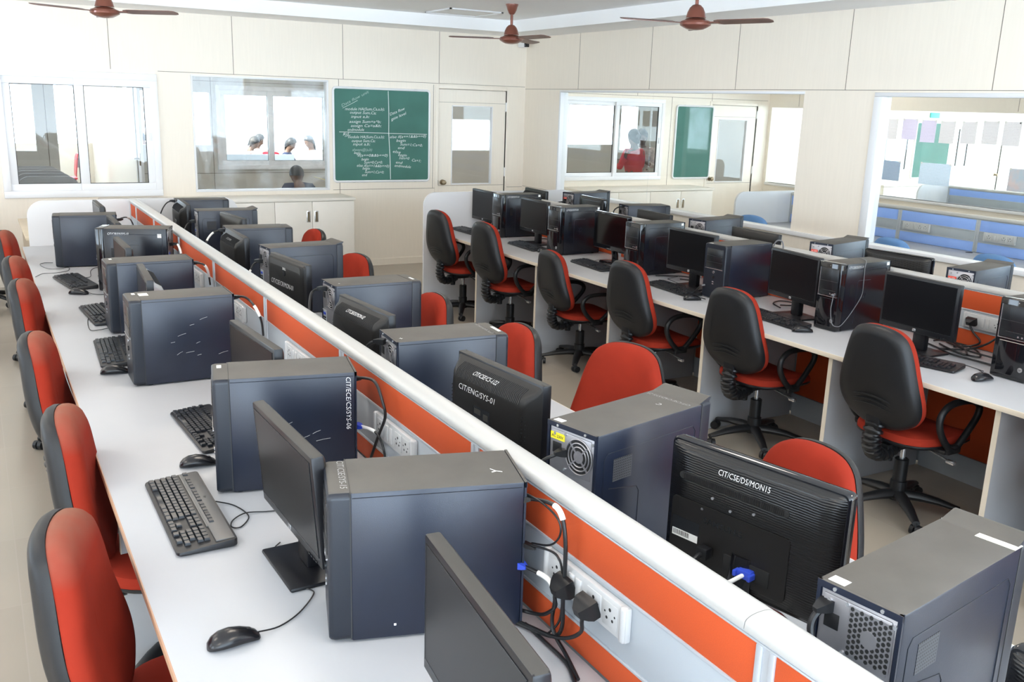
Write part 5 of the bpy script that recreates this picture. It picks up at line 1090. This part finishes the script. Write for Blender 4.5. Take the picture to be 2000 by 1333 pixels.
cord('power_cable', 'short power cord of the tower with a red sticker by the end panel', [(4.912,7.56,1.043),(4.85,7.57,1.045),(4.8,7.572,1.02),(4.78,7.57,.95)], .005, plug0=IEC((-1, 0, .1)))
cord('power_cable', 'power cord of the blue grey tower beyond the right partition', [(4.99,6.72,1.09),(4.94,6.732,1.084),(4.9,6.743,1.05),(4.88,6.74,.95)], .006, plug0=IEC((-1, 0, 0)))
cord('video_cable', 'grey cord arching over the top of a screen behind the plain black tower', [(4.514,4.43,1.06),(4.515,4.40,1.122),(4.53,4.37,1.130),(4.54,4.36,1.105),(4.545,4.36,1.05),(4.54,4.36,.95)], .0045, 'cable_grey')
a5 = TO['A5']; mw = Matrix.Translation(a5.location) @ a5.rotation_euler.to_matrix().to_4x4() @ Matrix.Diagonal((*a5.scale, 1))
D, W, H = TD['g']; hy = W / 2
cord('earphone_cord', 'thin grey cord looped over and down a glossy black tower', [mw @ Vector(p) for p in ((.10, .06, H + .003), (.06, -.02, H + .003), (.0, -hy + .01, H + .004), (-.02, -hy - .003, H - .03), (-.015, -hy - .003, .27), (-.02, -hy - .003, .20), (-.08, -hy - .003, .12), (-.16, -hy - .003, .045), (-.205, -hy - .004, .035), (-D / 2 - .010, -hy + .02, .05), (-D / 2 - .010, -.05, .12), (-D / 2 - .012, -.055, .17), (-D / 2 - .012, -.060, .215))], .0022, 'cable_grey', plug1=((-1, 0, 0), .005, .02, 'cable_grey', 'plug'))
cord('usb_cable', 'thin cord from the mouse to the front of the plain black tower', [(4.075, 4.56, .835), (4.055, 4.57, .83), (4.03, 4.60, .79), (4.02, 4.62, .757)], .002, plug0=((-1, 0, -.1), .006, .025, 'cable_grey', 'plug'))
cord('power_cable', 'black plug and cord on the left of the right hand socket plate', [(4.540,2.965,.898),(4.52,2.962,.875),(4.525,2.94,.84),(4.52,2.892,.80),(4.51,2.939,.768),(4.46,3.0,.757)], .0055, plug0=BS((-1, 0, -.3)))
cord('power_cable', 'black plug and cord on the right of the right hand socket plate', [(4.540,2.772,.893),(4.505,2.78,.865),(4.46,2.82,.81),(4.435,2.901,.768),(4.38,2.97,.757),(4.34,3.0,.757)], .0055, plug0=BS((-1, 0, -.3)))
for lab, pts in (('wide black cord loop on top of the tangled cables', [(4.47,3.127,.758),(4.52,3.10,.760),(4.51,2.934,.764),(4.40,2.80,.760),(4.36,2.82,.758),(4.37,2.933,.758),(4.437,3.067,.758)]), ('black cord crossing the front of the tangled cables', [(4.40,3.14,.757),(4.345,3.0,.757),(4.30,2.90,.757),(4.30,2.75,.757),(4.30,2.66,.757)]), ('black cord in the middle of the tangled cables', [(4.52,3.083,.757),(4.42,2.92,.768),(4.40,2.81,.768),(4.44,2.70,.757)]), ('black cord at the back of the tangled cables', [(4.52,3.242,.757),(4.53,3.155,.757),(4.50,3.027,.766),(4.39,2.88,.770),(4.33,2.849,.762),(4.38,3.0,.766)])):
    cord('tangled_cable', lab, pts, .005, group='tangle of cables beside the nearest right row screen')
cord('video_cable', 'black cord loop on the desk left of the fourth screen of the right row', [(4.30,4.10,.757),(4.36,4.22,.757),(4.46,4.26,.757),(4.50,4.18,.757),(4.44,4.12,.757),(4.36,4.16,.757)], .0042)
cord('video_cable', 'black cord loop on the desk behind the third screen keyboard', [(4.26,5.30,.757),(4.36,5.25,.757),(4.44,5.20,.757),(4.46,5.10,.757),(4.40,5.05,.757),(4.34,5.12,.757)], .0042)
cord('video_cable', 'black cord loop on the desk left of the second farthest right tower', [(4.30,7.0,.757),(4.36,7.12,.757),(4.44,7.22,.757),(4.5,7.15,.757),(4.46,7.02,.757),(4.4,6.95,.757)], .0042)
cord('mouse_cable', 'thin cord looping off the front of the far left desk', [(.42,7.22,.754),(.363,7.235,.754),(.335,7.159,.754),(.37,6.99,.754),(.44,6.957,.754),(.50,6.99,.754),(.484,6.86,.754),(.40,6.80,.754),(.33,6.80,.754),(.28,6.69,.754)], .0018)

# ================================================================== PEOPLE BEHIND THE GLASS
def skin_mesh(verts, edges, radii, name, m, parent, sub=1):
    me = bpy.data.meshes.new(name); me.from_pydata([tuple(v) for v in verts], edges, [])
    o = bpy.data.objects.new(name, me); COL.objects.link(o)
    o.modifiers.new('s', 'SKIN'); sd = o.modifiers.new('u', 'SUBSURF'); sd.levels = sub; sd.render_levels = sub
    lay = me.skin_vertices[0].data
    for i, r in enumerate(radii): lay[i].radius = (r, r) if not isinstance(r, tuple) else r
    lay[0].use_root = True
    dg = bpy.context.evaluated_depsgraph_get(); dg.update()
    nm = bpy.data.meshes.new_from_object(o.evaluated_get(dg)); o.modifiers.clear(); o.data = nm; nm.name = name; nm.materials.clear(); nm.materials.append(m)
    nm.polygons.foreach_set('use_smooth', [True] * len(nm.polygons)); o.parent = parent; return o
def person(label, loc, rz, sit=False, lean=0, nod=0, arms='down', top='shirt_white', bottom='navy', hair='short', group=None, skirt=False):
    """figure facing local +x, feet at the origin; pose from hip, lean and arm targets"""
    t = thing('person', label, 'person', loc, rz, group); V = []; E = []; Rr = []
    def add(p, r, frm=None):
        V.append(Vector(p)); Rr.append(r)
        if frm is not None: E.append((frm, len(V) - 1))
        return len(V) - 1
    hz = .46 if sit else .86; L = R(lean); d = Vector((math.sin(L), 0, math.cos(L))); h = Vector((-.05 if sit else 0, 0, hz))
    pel = add(h, (.12, .15)); wa = add(h + d * .16, (.10, .125), pel); chs = add(h + d * .34, (.105, .15), wa); nb = add(h + d * .47, (.06, .08), chs)
    N = R(lean + nod); nd = Vector((math.sin(N), 0, math.cos(N))); fw = Vector((math.cos(N), 0, -math.sin(N)))
    base = h + d * .47; nk = add(base + nd * .055, .048, nb); hd = add(base + nd * .13 + fw * .012, (.068, .072), nk); h2 = add(base + nd * .205 + fw * .008, (.075, .085), hd); h3 = add(base + nd * .265, (.045, .05), h2)
    add(base + nd * .15 + fw * .095, .012, hd)                                  # nose
    for s in (-1, 1): add(base + nd * .165 + Vector((0, s * .085, 0)), .012, hd)      # ears
    sh = []
    for s in (-1, 1):
        S = add(h + d * .42 + Vector((0, s * .165, 0)), .055, chs)
        if arms == 'down': el, wr = V[S] + Vector((.02, s * .04, -.27)), V[S] + Vector((.10, s * .03, -.50))
        elif arms == 'reach': el, wr = V[S] + Vector((.14, s * .05, -.22)), V[S] + Vector((.36, -s * .05, -.26))
        else: el, wr = V[S] + Vector((.06, s * .07, -.26)), V[S] + Vector((.27, -s * .07, -.17))
        e = add(el, .040, S); w = add(wr, .027, e); dr = (wr - el).normalized(); pa = add(wr + dr * .05, (.034, .018), w); lat = Vector((0, 1, 0))
        for k in range(4):
            q = wr + dr * .095 + lat * (k - 1.5) * .019; f1 = add(q, .0085, pa); add(q + dr * (.03 + .008 * (k in (1, 2))) + Vector((0, 0, -.012)), .0075, f1)
        th = add(wr + dr * .035 - lat * s * .036, .010, w); add(wr + dr * .075 - lat * s * .045, .0085, th)
        sh.append((S, e, w))
    leg = []
    for s in (-1, 1):
        hp = add(h + Vector((.0, s * .085, -.06)), .085, pel)
        if sit: kn, an = h + Vector((.42, s * .11, -.0)), Vector((.36, s * .11, .09))
        else: kn, an = Vector((.02, s * .09, .46)), Vector((-.01, s * .09, .09))
        k = add(kn, .058, hp); a = add(an, .040, k); add(an + Vector((.13, 0, -.055)), .032, a); leg.append((hp, k, a))
    skin_mesh(V, E, Rr, 'body', M['skin'], t, 1)
    # shirt and trousers or skirt over the body
    sv = [V[pel], V[wa], V[chs], V[nb]]; se = [(0, 1), (1, 2), (2, 3)]; sr = [(.140, .17), (.12, .145), (.125, .168), (.065, .08)]
    for S, e, w in sh:
        i = len(sv); sv += [V[S], V[e], V[e].lerp(V[w], .6)]; se += [(2, i), (i, i + 1), (i + 1, i + 2)]; sr += [.066, .050, .040]
    skin_mesh(sv, se, sr, 'shirt', M[top], t, 1)
    if skirt:
        mb = MB(); n = 28
        mb.loft([[(h.x + rx * math.cos(2 * PI * k / n), ry * math.sin(2 * PI * k / n) * (1 + .04 * math.sin(6 * PI * k / n)), z) for k in range(n)] for z, rx, ry in ((.03, .20, .23), (.45, .17, .20), (hz, .145, .178), (hz + .1, .13, .16))]); mb.build('skirt', M[top], t, ang=80)
    else:
        pv = [V[pel]]; pe = []; pr_ = [(.15, .175)]
        for a, b, c in leg:
            i = len(pv); pv += [V[a], V[b], V[c] + Vector((0, 0, .02))]; pe += [(0, i), (i, i + 1), (i + 1, i + 2)]; pr_ += [.098, .074, .058]
        skin_mesh(pv, pe, pr_, 'trousers', M[bottom], t, 1)
    for a in leg:
        p = V[a[2]]; mb = MB(); mb.loft([[(p.x - .05 + x, p.y + y, z) for x, y in [( .115 + .14 * math.cos(q) - .03, .046 * math.sin(q)) for q in [2 * PI * k / 18 for k in range(18)]]] for z in (0, .045)] + [[(p.x + .06 * math.cos(q), p.y + .04 * math.sin(q), .085) for q in [2 * PI * k / 18 for k in range(18)]]]); mb.build('shoe', M['plastic'], t)
    c = base + nd * .200 - fw * .010; mb = MB(); rings = []
    for i in range(10):
        ring = []
        for k in range(24):
            b = 2 * PI * k / 24; zb = -.02 + .07 * math.cos(b) - .05 * (1 - math.cos(b)) / 2; zt = .108; z = zt + (zb - zt) * (i / 9) ** 1.3
            rr = math.sqrt(max(.02, 1 - (max(z, 0) / .112) ** 2)) * (1 if z > 0 else 1 + z * 1.6)
            ring.append(c + fw * (rr * .102 * math.cos(b)) + Vector((0, 1, 0)) * rr * .094 * math.sin(b) + nd * z)
        rings.append(ring)
    mb.loft(rings)
    if hair == 'braid':
        bk = c - fw * .08; mb.tube([bk, bk + Vector((-.035, .01, -.08)), bk + Vector((-.05, .03, -.22)), bk + Vector((-.03, .05, -.40)), bk + Vector((.0, .06, -.52))], lambda u: .036 * (1 - .75 * u), 10, sm=4)
    elif hair == 'bun': mb.lathe([(.01, -.045), (.035, -.03), (.045, 0), (.035, .03), (.01, .045)], 16, Matrix.Translation(c - fw * .11 - nd * .03))
    mb.build('hair', M['hair'], t, ang=80)
    for s in (-1, 1):
        mb = MB(); mb.lathe([(.002, -.009), (.008, -.005), (.0095, 0), (.008, .005), (.002, .009)], 10, Matrix.Translation(base + nd * .175 + fw * .072 + Vector((0, s * .03, 0)))); mb.build('eye', M['black_ink'], t)
    return t
person('person in a red dress standing with back turned beyond the blue lab window', (9.07, 12.0, 0), R(95), lean=4, nod=6, arms='hold', top='saree', bottom='saree', hair='bun', skirt=True)
person('person in pale patterned clothes facing the one in red, holding papers', (9.62, 12.55, 0), R(225), lean=4, nod=14, arms='hold', top='pale_cloth', hair='bun', skirt=True)
pw = person('person in a white shirt sitting right behind the glass reading a paper', (4.22, 11.40, 0), R(183), sit=True, lean=3, nod=14, arms='hold')
person('person with dark hair sitting low behind the smeared glass, only the head top showing', (3.56, 11.62, 0), R(80), sit=True, lean=30, nod=25, arms='reach', top='navy', hair='short')
person('far student with short hair in a white shirt sitting behind the white screen', (4.95, 19.0, 0), R(-20), sit=True, lean=6, nod=14, arms='reach')
person('far student in dark clothes with a long braid bending to the right', (5.20, 17.95, 0), R(-30), sit=True, lean=14, nod=12, arms='reach', top='navy', hair='braid')
person('far student in a white shirt with a plaited braid, middle of the group', (5.95, 18.6, 0), R(200), sit=True, lean=6, nod=16, arms='reach', hair='braid')
person('far student sitting apart to the left behind the white screen', (4.60, 18.2, 0), R(0), sit=True, lean=8, nod=20, arms='reach')
person('far student sitting by the doorway, seen through the left window', (2.95, 19.6, 0), R(175), sit=True, lean=8, nod=16, arms='reach')
t = thing('paper_sheet', 'printed paper held by the person in white behind the smeared glass', 'paper', (3.76, 11.36, .955))
mb = MB(); mb.loft([[(x, y, z + k) for x, y, z in ((-.10, -.14, .03), (.08, -.14, -.02), (.08, .14, -.02), (-.10, .14, .03))] for k in (0, .003)]); mb.build('sheet', M['paper_print'], t)
mb = MB()
for k in range(5): mb.box((-.07 + .028 * k, -.12, .0265 - .0078 * k), (-.058 + .028 * k, .12, .030 - .0078 * k))
mb.build('print_band', M['yellow'], t)

# ------------------------------------------------------------------ far furniture behind the back wall
def plastic_chair(x, y, rz, label):
    t = thing('plastic_chair', label, 'chair', (x, y, 0), rz, 'red plastic chairs in the far lab')
    mb = MB(); mb.loft([[(a, b, z) for a, b in rrect(-.21, .21, -.21, .21, .06)] for z in (.42, .44, .445)]); mb.build('seat', M['red_plastic'], t)
    mb = MB(); P = rrect(-.20, .20, .46, .86, .10)
    mb.loft([[(-.20 - .12 * (z - .44) + .5 * y * y + dx, y, z) for y, z in P] for dx in (-.008, .006)]); bk = mb.build('backrest', M['red_plastic'], t)
    mb = MB()
    for k in (-1, 0, 1): mb.box((-.262 + .5 * (.08 * k) ** 2, .08 * k - .012, .62), (-.222 + .5 * (.08 * k) ** 2, .08 * k + .012, .78), .004)
    mb.build('slot', M['white'], bk)
    for sx in (-1, 1):
        for sy in (-1, 1): mb = MB(); mb.cyl((sx * .17, sy * .17, .425), (sx * .21, sy * .20, 0), .014, .016); mb.build('leg', M['red_plastic'], t)
    return t
for x, y, a, l in ((4.15, 19.2, 20, 'red plastic chair tipped toward the left behind the far white screen'), (6.0, 17.95, 190, 'red plastic chair right of the far student group'), (5.4, 19.4, 60, 'red plastic chair beside the far student with short hair'), (1.37, 18.4, 180, 'red plastic chair seen through the left window beside the cubicle panels'), (2.75, 18.9, 200, 'red plastic chair beside the far doorway')): plastic_chair(x, y, R(a), l)
t = thing('desk_partition', 'low white screen in front of the far students', 'partition', (3.3, 16.7, 0))
for a, b in ((0, 1.72), (1.80, 3.3)):
    mb = MB(); mb.box((a, 0, 0), (b, .04, .95), .004); mb.build('panel', M['white'], t)
mb = MB(); mb.box((0, .04, .70), (3.3, .62, .73), .003); mb.build('worktop', M['white'], t)
for k, y in enumerate((11.7, 12.4, 13.1, 13.8, 14.45)):
    t = thing('study_carrel', 'white cubicle end panel behind the left window, %s' % ('nearest of the row', 'second of the row', 'middle of the row', 'fourth of the row', 'farthest of the row')[k], 'cubicle', (.40, y, 0), 0, 'cubicle panels behind the left window')
    mb = MB(); pts = [(0, 0), (.62, 0), (.62, .74)] + [(.62 - .12 + .12 * math.cos(R(q)), 1.0 - .02 * k - .12 + .12 * math.sin(R(q))) for q in range(0, 91, 15)] + [(.12 + .12 * math.cos(R(q)), 1.0 - .02 * k - .12 + .12 * math.sin(R(q))) for q in range(90, 181, 15)]
    mb.prism(pts, 0, .025, Matrix.Rotation(PI / 2, 4, 'X')); mb.build('end_panel', M['white'], t)
    mb = MB(); mb.box((.02, .0, .68), (.50, .50, .705), .003); mb.build('worktop', M['white'], t)

# ------------------------------------------------------------------ notices on the far glass and the sign beyond
NT = [(8.425, 1.911, 8.212, 1.659, 'paper_print', 'printed notice at the left end of the row on the far glass'), (8.143, 1.919, 7.92, 1.666, 'paper_lilac', 'lilac notice on the far glass, second from the left'), (7.862, 1.913, 7.651, 1.644, 'paper_lilac', 'lilac notice on the far glass over the board, third from the left'), (7.592, 1.908, 7.387, 1.644, 'paper_print', 'pale notice on the far glass right of the two lilac ones'), (7.297, 1.91, 7.099, 1.652, 'paper_print', 'pale notice on the far glass over the bright window'), (7.023, 1.925, 6.823, 1.66, 'paper_print', 'pale notice on the far glass over the grey door'), (6.765, 1.926, 6.549, 1.655, 'paper_print', 'pale notice with a dark pin at its top right corner'),
  (8.485, 1.388, 8.095, 1.137, 'poster_dark', 'slate blue wide chart low on the far glass'), (7.803, 1.397, 7.364, 1.131, 'paper_blue', 'pale blue wide chart below the far chalkboard'), (6.614, 1.407, 6.20, 1.149, 'poster_pink', 'pink and blue chart low on the far glass at the right')]
for ya, za, yb, zb, m, l in NT:
    t = thing('notice' if za > 1.5 else 'wall_chart', l, 'notice' if za > 1.5 else 'chart', (X3 + .038, (ya + yb) / 2, zb), 0, 'notices on the far glass'); w = abs(ya - yb)
    mb = MB(); mb.box((-.0012, -w / 2, 0), (.0, w / 2, za - zb)); mb.build('sheet', M[m], t)
    for s in (-1, 1):
        mb = MB(); mb.box((-.0018, s * (w / 2 - .015) - .012, za - zb - .018), (-.0010, s * (w / 2 - .015) + .012, za - zb + .006)); mb.build('tape', M['tag'], t)
mb = MB(); mb.cyl((X3 + .034, 6.57, 1.915), (X3 + .039, 6.57, 1.915), .009, n=12); tag(mb.build('push_pin', M['plastic']), 'tiny dark pin in the corner of a pale notice', 'pin')
t = thing('exit_sign', 'green and white sign on the wall above the far chalkboard', 'sign', (14.0, YB - .004, 1.945))
mb = MB(); mb.box((0, -.02, 0), (.22, 0, .085), .003); mb.build('green_plate', M['teal'], t)
mb = MB(); mb.box((.225, -.02, .0), (.42, 0, .085), .003); mb.build('white_plate', M['paper_blue'], t)

# ================================================================== LIGHT, CAMERA
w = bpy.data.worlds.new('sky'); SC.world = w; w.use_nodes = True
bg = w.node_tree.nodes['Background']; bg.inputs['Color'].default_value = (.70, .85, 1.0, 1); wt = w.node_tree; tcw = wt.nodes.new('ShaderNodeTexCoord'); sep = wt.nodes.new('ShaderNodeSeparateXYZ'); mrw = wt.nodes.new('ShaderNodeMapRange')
mrw.inputs['From Min'].default_value = -.12; mrw.inputs['From Max'].default_value = .12; mrw.inputs['To Min'].default_value = 5.2; mrw.inputs['To Max'].default_value = 2.5   # lower half brightened to add light on the ceiling, dimmer sky above
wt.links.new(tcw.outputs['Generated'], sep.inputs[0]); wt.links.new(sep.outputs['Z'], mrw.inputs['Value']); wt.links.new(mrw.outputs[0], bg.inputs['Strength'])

sn = bpy.data.lights.new('sun', 'SUN'); sn.energy = 7.0; sn.angle = R(1.0); sn.color = (1, .95, .88); so = bpy.data.objects.new('sun', sn); COL.objects.link(so); so.rotation_euler = Vector((.78, .12, -.62)).to_track_quat('-Z', 'Y').to_euler()
def portal(loc, rot, sx, sy):
    l = bpy.data.lights.new('window_daylight', 'AREA'); l.shape = 'RECTANGLE'; l.size = sx; l.size_y = sy; l.cycles.is_portal = True
    o = bpy.data.objects.new('window_daylight', l); COL.objects.link(o); o.location = loc; o.rotation_euler = rot
for a, b, z0, z1 in LW: portal((-3.7, (a + b) / 2, (z0 + z1) / 2), (0, R(-90), 0), z1 - z0, b - a)
for a, b, z0, z1 in BWN: portal(((a + b) / 2, -3.1, (z0 + z1) / 2), (R(90), 0, 0), b - a, z1 - z0)

cam = bpy.data.cameras.new('camera'); co = bpy.data.objects.new('camera', cam); COL.objects.link(co); SC.camera = co
yaw, pit, rol = 0.5243166784866656, 0.2485146369828001, -0.03238337837640551
f = Vector((math.sin(yaw) * math.cos(pit), math.cos(yaw) * math.cos(pit), -math.sin(pit))); r = Vector((math.cos(yaw), -math.sin(yaw), 0)); d = f.cross(r)
r2 = r * math.cos(rol) + d * math.sin(rol); d2 = -r * math.sin(rol) + d * math.cos(rol)
co.matrix_world = Matrix(((r2.x, -d2.x, -f.x, 0), (r2.y, -d2.y, -f.y, 0), (r2.z, -d2.z, -f.z, 1.9329972), (0, 0, 0, 1)))
cam.sensor_width = 36; cam.lens = 36 * 1816.0327 / 2000; cam.clip_start = .05; cam.clip_end = 200
vs = SC.view_settings; vs.view_transform = 'Standard'; vs.look = 'None'; vs.gamma = 1; vs.use_curve_mapping = False; vs.exposure = 1.52
SC.cycles.max_bounces = 10; SC.cycles.diffuse_bounces = 5; SC.cycles.transparent_max_bounces = 16; SC.cycles.use_denoising = True
